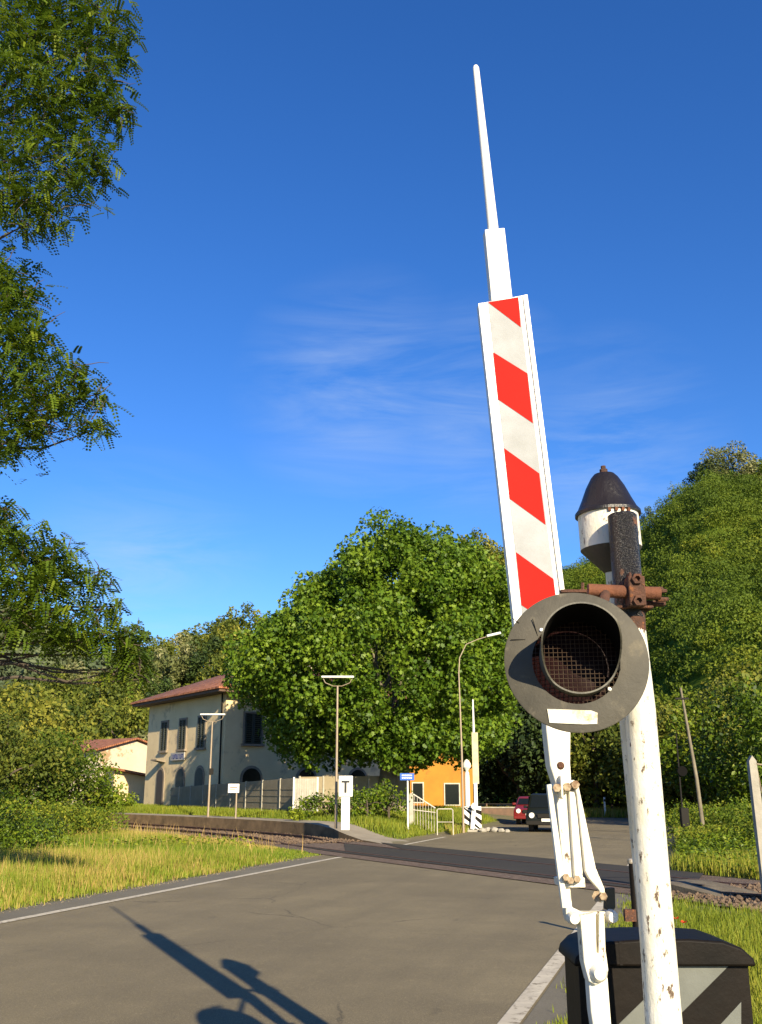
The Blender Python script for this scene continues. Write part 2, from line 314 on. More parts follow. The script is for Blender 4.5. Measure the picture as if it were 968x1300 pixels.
# ------------------------------------------------------------------ ground, road and track
RD = Vector((.292, .956, 0)); RN = Vector((.956, -.292, 0))          # road direction and its right-hand normal
TT = Vector((-.48, .878, 0)).normalized(); TN = Vector((.878, .48, 0)).normalized()   # track direction, away from camera
RROT = math.atan2(RD.y, RD.x)
L0 = Vector((-4.77, 13.06, 0))                                        # a point of the left painted line
def road(a, b, z=0): return L0+RN*a+RD*b+Vector((0, 0, z))              # a metres right of the left line, b metres along
def bend(s): 
    if s < 30: return 0
    if s < 62: return -.0065*(s-30)**2
    return -.0065*32**2-.416*(s-62)
def tp(s, n, z=0): return TT*s+TN*(n+bend(s))+Vector((0, 0, z))
def sm01(t): t = np.clip(t, 0, 1); return t*t*(3-2*t)
def zyard(x, y):
    s = x*TT.x+y*TT.y; n = x*TN.x+y*TN.y
    left = (x-L0.x)*(-RN.x)+(y-L0.y)*(-RN.y)-.5
    e = 15.2+(bend(float(s)) if np.isscalar(s) else np.vectorize(bend)(s))
    return np.where(n > e, .45*sm01((s-26.5)/7)*sm01(left/3.2), 0)
def grid(name, fn, us, vs, m, kind='structure', skirt=None):
    V = [fn(u, v) for v in vs for u in us]; nu = len(us); F = [(j*nu+i, j*nu+i+1, (j+1)*nu+i+1, (j+1)*nu+i) for j in range(len(vs)-1) for i in range(nu-1)]
    mb = MB(); mb.add(V, F, 0, True)
    if skirt is not None:
        b = [Vector(fn(u, vs[0])) for u in us]; c = [Vector((p.x, p.y, skirt)) for p in b]; k = len(us)
        mb.add(b+c, [(i, i+1, k+i+1, k+i) for i in range(k-1)], 1)
    o = mb.build(name, m); tag(o, kind=kind); return o
rr = np.concatenate([[0], np.linspace(4, 60, 15), np.geomspace(70, 3500, 16)])
def gfn(a, r): return (r*math.cos(a), r*math.sin(a), -.012)
grid('ground', gfn, list(np.linspace(0, 2*math.pi, 73)), list(rr), M['ground'])
# raised station ground with its platform edge wall
S = [26.5, 27.5, 28.5, 29.5, 30.5, 31.5, 32.5, 33.5, 35, 37, 39, 42, 45, 48, 52, 56, 60, 65, 70, 78, 90, 110, 140]
offs = [0, .45, 1.2, 2.0, 3, 4.5, 6, 8, 10, 13, 17, 22, 30, 45]
def yfn(s, o):
    p = tp(s, 15.2+o); x, y = p.x, p.y; n_ = x*TN.x+y*TN.y
    left = (x-L0.x)*(-RN.x)+(y-L0.y)*(-RN.y)-.5
    return (x, y, (.006+.45*float(sm01((s-26.5)/7))*float(sm01(left/3.2))) if left > 0 else -.05)
grid('station_ground', yfn, S, offs, [M['yard'], M['old_conc']], skirt=-.05)
def pfn(s, o):
    v = yfn(s, o); return (v[0], v[1], v[2]+.02)
grid('platform_path', pfn, [27, 28, 29, 30, 31, 32, 33, 34.5, 36, 38, 42, 46, 50, 55, 60, 66, 75], [-.06, .3, .8, 1.5], [M['path'], M['old_conc']], skirt=-.03)
def rfn(a, b): return road(a, b, .004+.0*a)
grid('road', rfn, [-.75, 7.35], list(np.linspace(-40, 31, 12)), M['asphalt'])
# junction beyond the crossing, where the road widens to the right
mb = MB(); mb.add([road(-.75, 30.9, .0005), road(7.35, 30.9, .0005), road(30, 33, .0005), road(70, 30, .0005), road(70, 40, .0005), road(24, 50, .0005), road(6, 51, .0005), road(-2.5, 52, .0005), road(-1.6, 38, .0005)], [tuple(range(9))])
for i in range(len(mb.v)): mb.v[i] = (mb.v[i][0], mb.v[i][1], .004)
tag(mb.build('road_junction', M['asphalt']), kind='structure')
mb = MB()
for s_ in range(-40, 12, 2):
    for a0, a1, in ((-.75, -.06),): mb.add([road(a0, s_, .008), road(a1, s_, .008), road(a1, s_+2, .008), road(a0, s_+2, .008)], [(0, 1, 2, 3)])
    mb.add([road(7.12, s_, .008), road(7.5, s_, .008), road(7.5, s_+2, .008), road(7.12, s_+2, .008)], [(0, 1, 2, 3)])
tag(mb.build('road_shoulder', M['shoulder']), kind='structure')
mb = MB()
for b0, b1 in ((-40, 12.9), (18.6, 24)):
    mb.add([road(-.06, b0, .012), road(.09, b0, .012), road(.09, b1, .012), road(-.06, b1, .012)], [(0, 1, 2, 3)])
for b0, b1 in ((-40, 7.2), (11.8, 18)):
    mb.add([road(6.95, b0, .012), road(7.10, b0, .012), road(7.10, b1, .012), road(6.95, b1, .012)], [(0, 1, 2, 3)])
tag(mb.build('road_marking', M['line']), kind='structure')
mb = MB(); ss = [-14, -6, 0, 6, 12, 15, 20, 25, 28, 31, 34, 38, 42, 46, 50, 55, 60, 66, 75, 90, 110, 140]
grid('track_bed', lambda s, n: tp(s, n, .018), ss, [11.3, 12.3, 14.0, 15.05], M['ballast'])
# crossing surface: a band of newer asphalt between and beside the rails
cs0, cs1 = 13.0, 25.8
def cpoly(n0, n1, z):
    q = []
    for n_, s0, s1 in ((n0, 11.9+(n0-11.95)*.85, 24.6), (n1, 11.9+(n1-11.95)*.85, 28.0)): q += [tp(s0, n_, z), tp(s1, n_, z)]
    return [q[0], q[1], q[3], q[2]]
mb = MB()
for n0, n1 in ((11.95, 12.22), (12.36, 14.02), (14.16, 15.3)): mb.add(cpoly(n0, n1, .030), [(0, 1, 2, 3)])
tag(mb.build('crossing_surface', M['asphalt_new']), kind='structure')
def rail_obj(n0, label):
    t = thing('rail', label, 'rail', tp(20, n0), 0, 'rails of the single track'); inv = Vector(t.location)
    prof = [(-.06, .02), (.06, .02), (.06, .035), (.012, .05), (.012, .115), (.035, .125), (.035, .15), (-.035, .15), (-.035, .125), (-.012, .115), (-.012, .05), (-.06, .035)]
    for zs, keep, nm, mm in ((0, None, 'rail_body', M['rail']),):
        mb = MB(); k = len(prof); pts = list(np.arange(-14, 130, 3.0))
        V = []
        for s in pts:
            dz = -.112 if 11.5 < s < 28.2 else -.0
            for a, b in prof: V.append(tp(s, n0+a, b+dz)-inv)
        F = [(i*k+j, i*k+(j+1) % k, (i+1)*k+(j+1) % k, (i+1)*k+j) for i in range(len(pts)-1) for j in range(k)]
        mb.add(V, F); mb.build(nm, mm, t)
    return t
rail_obj(12.29, 'rusty rail of the track nearest the camera'); rail_obj(14.09, 'rusty rail of the track next to the platform wall')
sl = MB().box((0, 0, 0), (.24, 2.9, .12)).build('sleeper', M['sleeper'], bevel=.01)
tag(sl, 'weathered sleeper under the rusty rails', 'sleeper', 'sleepers of the railway track')
first = True
for s in list(np.arange(-12, 12.2, .75))+list(np.arange(29, 62, .75)):
    o = sl if first else sl.copy()
    if not first: C.objects.link(o)
    first = False
    o.location = tp(s, 13.19, -.015); d = (tp(s+.5, 13.19)-tp(s, 13.19)); o.rotation_euler = (0, 0, math.atan2(d.y, d.x))
# ballast stones
def stones(name, P, size, m, rng, label):
    n = len(P); base = np.array([(1, 0, 0), (-1, 0, 0), (0, 1, 0), (0, -1, 0), (0, 0, 1), (0, 0, -1)], float)
    F = np.array([(0, 2, 4), (2, 1, 4), (1, 3, 4), (3, 0, 4), (2, 0, 5), (1, 2, 5), (3, 1, 5), (0, 3, 5)])
    B = base[None]*(.6+.8*rng.random((n, 6, 1)))*size*(.5+rng.random((n, 1, 1)))*.5
    a = rng.random(n)*6.28; ca, sa = np.cos(a), np.sin(a); X = B[..., 0]*ca[:, None]-B[..., 1]*sa[:, None]; Y = B[..., 0]*sa[:, None]+B[..., 1]*ca[:, None]
    B = np.stack([X, Y, B[..., 2]*.75], -1)+P[:, None]
    return tag(np_mesh(name, B[:, F].reshape(-1, 3), 3, np.repeat(rng.random(n), 8), m), label, 'stones', kind='stuff')
n = 16000; s = np.concatenate([RNG.uniform(-6, 12.6, n//2), RNG.uniform(28.5, 60, n//2)]); nn = RNG.uniform(11.2, 15.0, n)
P = np.array([tuple(tp(a, b, .03+.03*RNG.random())) for a, b in zip(s, nn)])
stones('ballast', P, .075, M['stone'], RNG, 'loose brown ballast stones between the rusty rails')
n = 5000; b_ = RNG.uniform(-12, 30, n); a_ = np.where(RNG.random(n) < .5, -.55-.35*np.abs(RNG.normal(size=n)), 7.5+.3*np.abs(RNG.normal(size=n)))
P = np.array([tuple(road(x, y, .012)) for x, y in zip(a_, b_)]); P = P[(P[:, 0]*TN.x+P[:, 1]*TN.y) < 11.2]
M['grit'] = mat('roadside_grit', (.26, .22, .15), .95, var=(.14, .11, .08), vscale=3)
stones('roadside_grit', P, .022, M['grit'], RNG, 'fine grit and pebbles along the crumbling road edges')
# ------------------------------------------------------------------ hills
AZX = [-700, -300, 0, 100, 180, 250, 290, 400, 520, 600, 650, 720, 800, 860, 880, 930, 968, 1150, 1500]
RY = [905, 905, 898, 866, 842, 830, 814, 770, 730, 715, 712, 708, 676, 650, 622, 592, 600, 595, 640]
DRr = [200, 210, 215, 222, 228, 230, 230, 225, 222, 220, 218, 214, 208, 203, 201, 198, 194, 180, 165]
DF = [70, 90, 95, 100, 105, 110, 110, 108, 104, 100, 98, 92, 82, 72, 68, 62, 58, 50, 45]
def az_of(x): return np.arctan((np.asarray(x)-484)/1270.)
azk = az_of(AZX)
tanE = [(FPX*math.sin(TH)+(650-y)*math.cos(TH))/math.hypot(FPX*math.cos(TH)-(650-y)*math.sin(TH), x-484) for x, y in zip(AZX, RY)]
def hill_h(x, y):
    az = np.arctan2(x, y); r = np.hypot(x, y)
    dr = np.interp(az, azk, DRr); df = np.interp(az, azk, DF); te = np.interp(az, azk, tanE)
    H = EYE+dr*te-5.0; t = (r-df)/(dr-df)
    h = np.where(t < 0, -2+t*3, np.where(t < 1, H*(.15*t+.85*sm01(t*.93+.02)/sm01(.95)), H-(t-1)*9))
    h = h+np.where(t > 0, snoise(x, y, .07, 3)*2.0*np.minimum(1, t*3), 0)
    edge = np.minimum(np.clip((az-azk[0]-.0)/.12, 0, 1), np.clip((azk[-1]-az)/.12, 0, 1))
    return h*edge-(1-edge)*3-.02
azs = np.linspace(azk[0], azk[-1], 130); rs = np.linspace(30, 330, 90)
mb = MB(); A, Rr = np.meshgrid(azs, rs); X = Rr*np.sin(A); Y = Rr*np.cos(A); Z = hill_h(X, Y)
V = np.stack([X, Y, Z], -1).reshape(-1, 3); na = len(azs)
mb.add([tuple(v) for v in V], [(j*na+i, j*na+i+1, (j+1)*na+i+1, (j+1)*na+i) for j in range(len(rs)-1) for i in range(na-1)], 0, True)
tag(mb.build('hillside', M['hillsoil']), kind='structure')
# far hill
def far_h(x, y):
    az = np.arctan2(x, y); r = np.hypot(x, y)
    te = np.interp(az, az_of([-900, -200, 0, 60, 130, 200, 300, 420]), [.19, .185, .165, .145, .115, .07, .03, -.02])
    t = (r-430)/(700-430); return np.where(t < 1, sm01(t), 1-(t-1)*.4)*(700*te)+snoise(x, y, .02, 5)*5*sm01(t)-2
azs2 = az_of(np.linspace(-900, 420, 70)); rs2 = np.linspace(430, 900, 50); A, Rr = np.meshgrid(azs2, rs2); X = Rr*np.sin(A); Y = Rr*np.cos(A); V = np.stack([X, Y, far_h(X, Y)], -1).reshape(-1, 3); na = len(azs2)
mb = MB(); mb.add([tuple(v) for v in V], [(j*na+i, j*na+i+1, (j+1)*na+i+1, (j+1)*na+i) for j in range(len(rs2)-1) for i in range(na-1)], 0, True)
M['farsoil'] = mat('distant_wooded_slope', (.075, .095, .045), .95, spec=.05, var=(.10, .115, .055), vscale=.05)  # paler than the near slope, distance haze put into the colour
tag(mb.build('distant_hill', M['farsoil']), kind='structure')
def forest_mesh(name, P, rad, leaves, lsize, m, rng, label, flat=.8, tintf=None, shape=LEAF_OVAL):
    cen = []; nor = []; sz = []; ti = []
    for p, r in zip(P, rad):
        k = 7; cl = rng.normal(size=(k, 3)); cl /= np.linalg.norm(cl, axis=1, keepdims=True); cl[:, 2] = np.abs(cl[:, 2])*.9-.15
        base = .5+.28*rng.normal() if tintf is None else tintf(p)+.09*rng.normal()
        for c in cl:
            rr_ = r*(.42+.2*rng.random()); q, nn_ = shell(rng, leaves//k, p+c*r*.55*np.array([1, 1, flat])+np.array([0, 0, r*.4]), (rr_, rr_, rr_*.85), .7)
            cen.append(q); nor.append(nn_); sz.append(lsize*(.6+.8*rng.random(len(q)))); ti.append(np.clip(base+.08*rng.normal(size=len(q)), 0, 1))
    cen = np.concatenate(cen); nor = np.concatenate(nor); sz = np.concatenate(sz); ti = np.concatenate(ti)
    return tag(np_mesh(name, cards(cen, nor, sz, shape, rng), len(shape), ti, m), label, 'woodland', kind='stuff')
rng = np.random.default_rng(5)
def scatter(n, x0, x1, t0, t1, sp):
    pts = []; tries = 0
    while len(pts) < n and tries < n*14:
        tries += 1; px = rng.uniform(x0, x1); az = float(az_of(px)); df = np.interp(az, azk, DF); dr = np.interp(az, azk, DRr)
        r = df+(dr-df)*rng.uniform(t0, t1); x, y = r*math.sin(az), r*math.cos(az)
        if all((x-a)**2+(y-b)**2 > sp*sp for a, b, _ in pts): pts.append((x, y, float(hill_h(x, y))))
    return np.array(pts)
P = scatter(1750, 560, 1120, .0, 1.05, 2.7)
rad = 1.6+1.5*rng.random(len(P))**1.5
forest_mesh('hill_shrubbery', P-np.array([0, 0, .6]), rad*1.2, 780, .30, M['leaf_hill'], rng, 'dense green shrubs and trees covering the steep hill on the right', tintf=lambda p: .47+.22*float(snoise(p[0], p[1], .05, 8)))
P = scatter(330, -500, 560, .25, 1.03, 7.2); rad = 3.6+2.0*rng.random(len(P))
forest_mesh('valley_wood', P, rad, 700, .5, M['leaf_wood'], rng, 'green wood on the hill behind the station', tintf=lambda p: .45+.25*float(snoise(p[0], p[1], .05, 9)))
pts = []
for _ in range(900):
    a = rng.uniform(azs2[0], azs2[-1]); r = rng.uniform(450, 730); x, y = r*math.sin(a), r*math.cos(a); pts.append((x, y, float(far_h(x, y))))
P = np.array(pts); forest_mesh('distant_wood', P, 8+5*rng.random(len(P)), 90, 3.4, M['leaf_far'], rng, 'haze-toned green wood on the distant hill at left')
# ------------------------------------------------------------------ trees
def crown_mesh(name, clumps, per, lsize, shape, m, rng, parent, base=.5, up=.25, dens=None, lo=.45):
    cen = []; nor = []; ti = []
    for (c, r) in clumps:
        k = max(8, int(per*(r if np.isscalar(r) else r[0])**2)); q, nn_ = shell(rng, k, c, r, lo, up)
        cen.append(q); nor.append(nn_); ti.append(np.clip(base+.14*rng.normal()+.16*rng.normal(size=k), 0, 1))
    cen = np.concatenate(cen); nor = np.concatenate(nor); ti = np.concatenate(ti); sz = lsize*(.55+.75*rng.random(len(cen)))
    return np_mesh(name, cards(cen, nor, sz, shape, rng), len(shape), ti, m, parent)
def limb(mb, p0, p1, r0, r1, rng, sag=.0, n=5, w=.12):
    p0 = Vector(p0); p1 = Vector(p1); L_ = (p1-p0).length; pts = []; rs = []
    for i in range(n+1):
        t = i/n; q = p0.lerp(p1, t)+Vector((0, 0, math.sin(t*math.pi)*sag*L_))
        if 0 < i < n: q += Vector(rng.normal(size=3)*w*L_*.25)
        pts.append(q); rs.append(r0+(r1-r0)*t)
    mb.path(pts, rs, 7); return pts
# the big plane tree
rng = np.random.default_rng(21)
t = thing('plane_tree', 'huge dense round plane tree in full leaf beside the station', 'tree', (.25, 46, .4)); 
prof = []                                           # crown clumps: shell of a lumpy dome
cl = []
for i in range(980):
    d = rng.normal(size=3); d /= np.linalg.norm(d); 
    lump = 1+.06*math.sin(5*d[0]+2*d[2]+1)+.05*math.sin(9*d[1]+7*d[0])+.03*rng.normal()
    rad_ = np.array([7.1, 6.2, 6.4])*lump*(.88 if rng.random() < .75 else .62)
    c = np.array([0, 0, 7.0])+d*rad_
    c[0] += 2.2*(d[2]-.1) if d[2] > .1 else 0
    c[0] += (-.5 if d[0] < 0 and d[2] < .2 else 0)
    if c[2] < 6.2 and c[0] < 0: c[0] *= .80
    c[2] -= 1.3*max(0, -d[0])*max(0, d[2])
    if d[2] < -.1: c[2] = max(c[2], 2.6+1.2*rng.random())
    cl.append((c, .38+.50*rng.random()))
for x_, h_ in ((-1.3, 13.6), (1.5, 14.6), (3.0, 14.7), (4.2, 14.2), (.9, 14.9), (3.6, 13.7), (2.4, 13.3), (-.6, 13.0), (4.7, 12.6), (-2.0, 12.1), (-3.6, 10.9), (5.6, 11.3), (1.7, 13.4)):
    x_ = x_*.92+.25
    for j in range(8): cl.append((np.array([x_+rng.normal()*.12, rng.normal()*.8, h_-1.0-j*.36]), .22+.09*j))
for k_ in range(150):                                # fill the long even slope of the left side of the dome
    f_ = rng.random(); xs_ = -7.0+f_*7.0; hs_ = float(np.interp(xs_, [-7.0, -5.9, -4.1, -1.9, -.15], [6.6, 9.0, 10.8, 12.6, 13.9]))
    cl.append((np.array([xs_+.25+.25*rng.normal(), rng.normal()*1.9*(.4+f_), hs_-.7-1.3*rng.random()**1.5]), .35+.45*rng.random()))
crown_mesh('crown', cl, 300, .18, LEAF_MAPLE, M['leaf_plane'], rng, t, .5, .35)
mb = MB(); mb.path([(0, 0, -.5), (.05, 0, 0.4), (.1, .05, 2.2), (.0, 0, 4)], [.62, .48, .40, .36], 14)
for i in range(22):
    d = rng.normal(size=3); d[1] = abs(d[1])*1.2; d /= np.linalg.norm(d); d[2] = abs(d[2])*.7+.05
    pts = limb(mb, (0, 0, 2.6+2.5*rng.random()), tuple(np.array([0, 0, 6.5])+d*np.array([4.4, 3.6, 4.4])), .15, .02, rng)
mb.build('trunk', M['bark_plane'], t)
def simple_tree(name, label, cat, loc, h, wdt, m, seed, lsize=.3, per=120, ncl=60, base=.5, shape=LEAF_OVAL, trunk_h=None, group=None, conical=0, depth=None, low=.12, droop=0, barkm=None):
    rng = np.random.default_rng(seed); t = thing(name, label, cat, loc, 0, group); depth = depth or wdt; cl = []
    for i in range(ncl):
        d = rng.normal(size=3); d /= np.linalg.norm(d); k = .9 if rng.random() < .7 else .55
        k = k*(.8+.3*rng.random()); zc = h*(low+(1-low)*(.5+.46*d[2]*k)); f = 1-conical*(zc/h) if conical else 1
        a = rng.random()*2
        c = np.array([d[0]*wdt/2*k*f*(1+.15*math.sin(a+3*d[2])), d[1]*depth/2*k*f, zc]); cl.append((c, (wdt*.075+.11*wdt*rng.random())*(f if conical else 1)+.06))
    crown_mesh('crown', cl, per, lsize, shape, m, rng, t, base, -.6 if droop else .3)
    mb = MB(); th_ = h*.6; mb.path([(0, 0, -.4), (.03, 0, th_*.4), (0, .02, th_)], [.035*h*.55+.02, .03*h*.5+.02, .015*h*.5+.01], 8)
    for i in range(6): limb(mb, (0, 0, th_*(.3+.1*i)), tuple(cl[i*3 % ncl][0]), .012*h+.01, .01, rng)
    mb.build('trunk', barkm or M['bark'], t); return t
# individual trees on the wooded hill behind the station
variants = [simple_tree('hillside_tree', 'rounded mid green tree standing out on the wooded hill behind the station', 'tree', (0, 0, 0), 10, 8.5, M['leaf_wood'], 31, .5, 75, 55, group='green trees on the wooded hill'),
            simple_tree('hillside_tree', 'dark green tree with a narrow crown on the wooded hill behind the station', 'tree', (0, 0, 0), 11, 7, M['leaf_dark'], 32, .5, 75, 50, .8, group='dark trees on the wooded hill'),
            simple_tree('flowering_tree', 'pale flowering tree on the wooded hill behind the station', 'tree', (0, 0, 0), 10, 8, M['leaf_blossom'], 33, .5, 70, 50, .45, group='pale flowering trees on the wooded hill')]
rng = np.random.default_rng(40)
spots = [(100, .32, 0), (150, .18, 0), (205, .25, 0), (240, .4, 2), (165, .45, 0), (60, .35, 2), (130, .6, 0), (190, .62, 2), (225, .68, 2), (260, .62, 1), (285, .7, 0), (270, .9, 0), (215, .9, 2), (180, .85, 0),
         (245, .22, 0), (120, .05, 0), (70, .12, 0), (180, .02, 2), (20, .25, 0), (35, .5, 0), (90, .8, 2), (300, .8, 0), (250, .95, 0), (60, .8, 0), (10, .1, 0), (160, .75, 1), (200, .45, 1), (290, .45, 0), (-60, .3, 0), (-90, .6, 0), (640, .95, 0), (625, .97, 0), (610, .9, 0)]
used = set()
for px, t_, v in spots:
    az = float(az_of(px)); df = np.interp(az, azk, DF); dr = np.interp(az, azk, DRr); r = df+(dr-df)*t_; x, y = r*math.sin(az), r*math.cos(az)
    o = variants[v] if v not in used else copy_tree(variants[v]); used.add(v)
    o.location = (x, y, float(hill_h(x, y))-.5); o.rotation_euler = (0, 0, rng.uniform(0, 6.28)); k = rng.uniform(.75, 1.15)*(1.0+.25*(t_ > .5)); o.scale = (k, k, k*rng.uniform(.85, 1.1))
# ridge trees of the right hill
def ridge(px, py_top, d, h, w_, m, seed, label, **kw):
    p = at(px, py_top, d); zg = float(hill_h(p.x, p.y))-.3; h = max(2.5, p.z-zg); return simple_tree('ridge_tree', label, 'tree', (p.x, p.y, zg), h, w_, m, seed, group='trees on the ridge of the right hill', **kw)
ridge(925, 568, 196, 7, 15, M['leaf_blossom'], 51, 'broad yellow green tree crowning the top of the right hill', lsize=.5, per=60, ncl=70, base=.42)
ridge(894, 582, 197, 5, 8, M['leaf_dark'], 52, 'dark green tree beside the yellow green tree on the hilltop', lsize=.4, per=110, ncl=40)
ridge(852, 608, 201, 7, 5.0, M['leaf_hill'], 53, 'tall thin pointed tree on the skyline of the right hill', lsize=.35, per=90, ncl=34, conical=.75)
ridge(829, 636, 203, 4.5, 5.5, M['leaf_dark'], 54, 'small dark tree on the skyline right of the crossing bell', lsize=.35, per=90, ncl=30, base=.9)
ridge(964, 578, 193, 5.5, 9, M['leaf_hill'], 55, 'green tree on the hilltop at the right edge', lsize=.4, per=90, ncl=34)
# left bank trees and bushes
def plant(name, label, cat, px, d, h, w_, m, seed, z=0, **kw): return simple_tree(name, label, cat, (gx(px, d), d, z), h, w_, m, seed, **kw)
plant('bank_tree', 'leafy light green tree at the left edge of the picture behind the meadow', 'tree', -16, 44, 5.2, 5.6, M['leaf_wood'], 61, lsize=.17, per=260, ncl=70, shape=LEAF_OVAL)
plant('bank_tree', 'bushy green tree between the left edge and the small cream house', 'tree', 50, 47, 4.0, 5.0, M['leaf_hill'], 62, lsize=.17, per=260, ncl=64, base=.30, shape=LEAF_OVAL)
plant('bank_tree', 'bright green tree hiding the left end of the small tiled house', 'tree', 98, 50, 3.6, 3.4, M['leaf_bush'], 63, lsize=.16, per=220, ncl=50, shape=LEAF_OVAL)
plant('bank_tree', 'tall tree rising dark behind the left bank bushes', 'tree', 10, 52, 6.8, 6, M['leaf_wood'], 64, lsize=.28, per=140, ncl=60, base=.6)
plant('shrub', 'low leafy shrub right in front of the small cream annex', 'shrub', 132, 52, 2.2, 2.4, M['leaf_bush'], 65, lsize=.18, per=260, ncl=40, shape=LEAF_OVAL)
plant('shrub', 'round bramble bush at the left edge in front of the bank trees', 'shrub', 2, 24.5, .85, 2.8, M['leaf_bush'], 66, lsize=.075, per=560, ncl=60, base=.4, shape=LEAF_OVAL)
plant('shrub', 'dark dome shaped bush standing out of the meadow at left', 'shrub', 34, 26, .9, 1.9, M['leaf_dark'], 67, lsize=.07, per=700, ncl=40, base=.3, shape=LEAF_OVAL)
plant('shrub', 'spreading green bush behind the round bramble bush', 'shrub', 62, 33, .85, 4.0, M['leaf_hill'], 68, lsize=.10, per=420, ncl=60, shape=LEAF_OVAL)
plant('shrub', 'wide low green bush between the brambles and the platform end', 'shrub', 104, 41, .65, 3.0, M['leaf_bush'], 69, lsize=.11, per=380, ncl=50, base=.58, shape=LEAF_OVAL)
plant('shrub', 'bush at the far left rising to eye level over the meadow', 'shrub', -22, 33, 1.3, 4, M['leaf_bush'], 70, lsize=.11, per=380, ncl=60, base=.45, shape=LEAF_OVAL)
plant('shrub', 'light bush beside the platform end', 'shrub', 150, 56, 1.3, 2.4, M['leaf_bush'], 71, z=.2, lsize=.15, per=260, ncl=34, base=.6, shape=LEAF_OVAL)
# shrubs in front of the station fence
for i, (px, d, h, w_, b, lb) in enumerate(((390, 40, .95, 1.0, .35, 'small dark bush left of the lamp post by the station fence'), (466, 38, 1.35, 1.6, .45, 'bush directly right of the T sign'),
        (493, 39, 1.5, 1.8, .55, 'largest bush between the T sign and the blue sign'), (418, 40, 1.15, 1.3, .3, 'dark bush behind the T sign post'), (449, 40, 1.1, 1.4, .4, 'low bush between T sign and large bush'),
        (378, 39, .5, .7, .75, 'tiny bright bush at the foot of the pale fence'))):
    plant('shrub', lb, 'shrub', px, d, h, w_, M['leaf_bush'], 80+i, z=.45, lsize=.12, per=420, ncl=30, base=b, shape=LEAF_OVAL, group='bushes along the station fence')
# dark trees behind the road junction
for i, (px, d, h, w_, mm, b, con, lb) in enumerate(((660, 74, 11, 10, 'leaf_dark', .35, 0, 'dark tree behind the parked cars'), (720, 72, 9, 9, 'leaf_dark', .5, 0, 'dark tree behind the disc signal'),
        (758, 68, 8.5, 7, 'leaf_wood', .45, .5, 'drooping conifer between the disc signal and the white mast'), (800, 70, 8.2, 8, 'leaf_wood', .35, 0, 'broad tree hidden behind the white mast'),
        (620, 78, 9, 9, 'leaf_dark', .35, 0, 'dark tree right of the orange house'), (845, 62, 6.6, 7, 'leaf_wood', .5, 0, 'green tree right of the white mast foot of the hill'), (690, 84, 14, 11, 'leaf_wood', .4, 0, 'tall tree rising between plane tree and disc signal'))):
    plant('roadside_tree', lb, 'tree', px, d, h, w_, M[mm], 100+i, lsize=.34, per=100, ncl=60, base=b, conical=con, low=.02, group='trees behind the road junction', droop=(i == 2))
# right bank
for i, (px, d, h, w_, mm, b, ls, lb) in enumerate(((935, 50, 6.6, 6.4, 'leaf_bush', .42, .22, 'vine covered tree above the right bank'), (985, 42, 6.2, 5.5, 'leaf_bush', .35, .2, 'leafy tree cut by the right edge'), (885, 58, 6.4, 6, 'leaf_wood', .6, .26, 'tree behind the small black disc signal'),
        (960, 58, 8.2, 7.5, 'leaf_wood', .55, .26, 'tall tree behind the vine covered tree'), (1010, 48, 8, 7, 'leaf_wood', .45, .26, 'tree outside the right bank, its edge just in view'), (912, 64, 8, 7, 'leaf_hill', .4, .3, 'tree at the foot of the right hill'))):
    plant('bank_tree', lb, 'tree', px, d, h, w_, M[mm], 120+i, lsize=ls, per=200, ncl=70, base=b, shape=LEAF_OVAL, low=.0, group='trees on the right bank')
for i, (px, d, h, w_, b, lb) in enumerate(((955, 33, 1.0, 2.4, .55, 'large leafed bramble mound behind the concrete post'), (912, 38, .9, 3.0, .6, 'low bramble mound in the middle of the right bank'), (870, 40, .9, 2.6, .65, 'low bush next to the mast on the right bank'),
        (992, 25, 1.0, 2.4, .5, 'bramble bush behind the rails at the right edge'), (935, 25, .45, 2.0, .7, 'low weeds mound close to the rails'), (893, 29, .5, 2.0, .6, 'leafy mound close to the crossing boards'))):
    zz_ = (lambda x, y: float(sm01((x*TN.x+y*TN.y-16)/8)*sm01(((x-L0.x)*RN.x+(y-L0.y)*RN.y-8.6)/4.5)))(gx(px, d), d)
    plant('bramble_bush', lb, 'shrub', px, d, h, w_, M['leaf_hill' if i % 2 else 'leaf_bush'], 140+i, z=zz_, lsize=.085, per=560, ncl=46, base=b, shape=LEAF_OVAL, low=.0, group='brambles on the right bank')
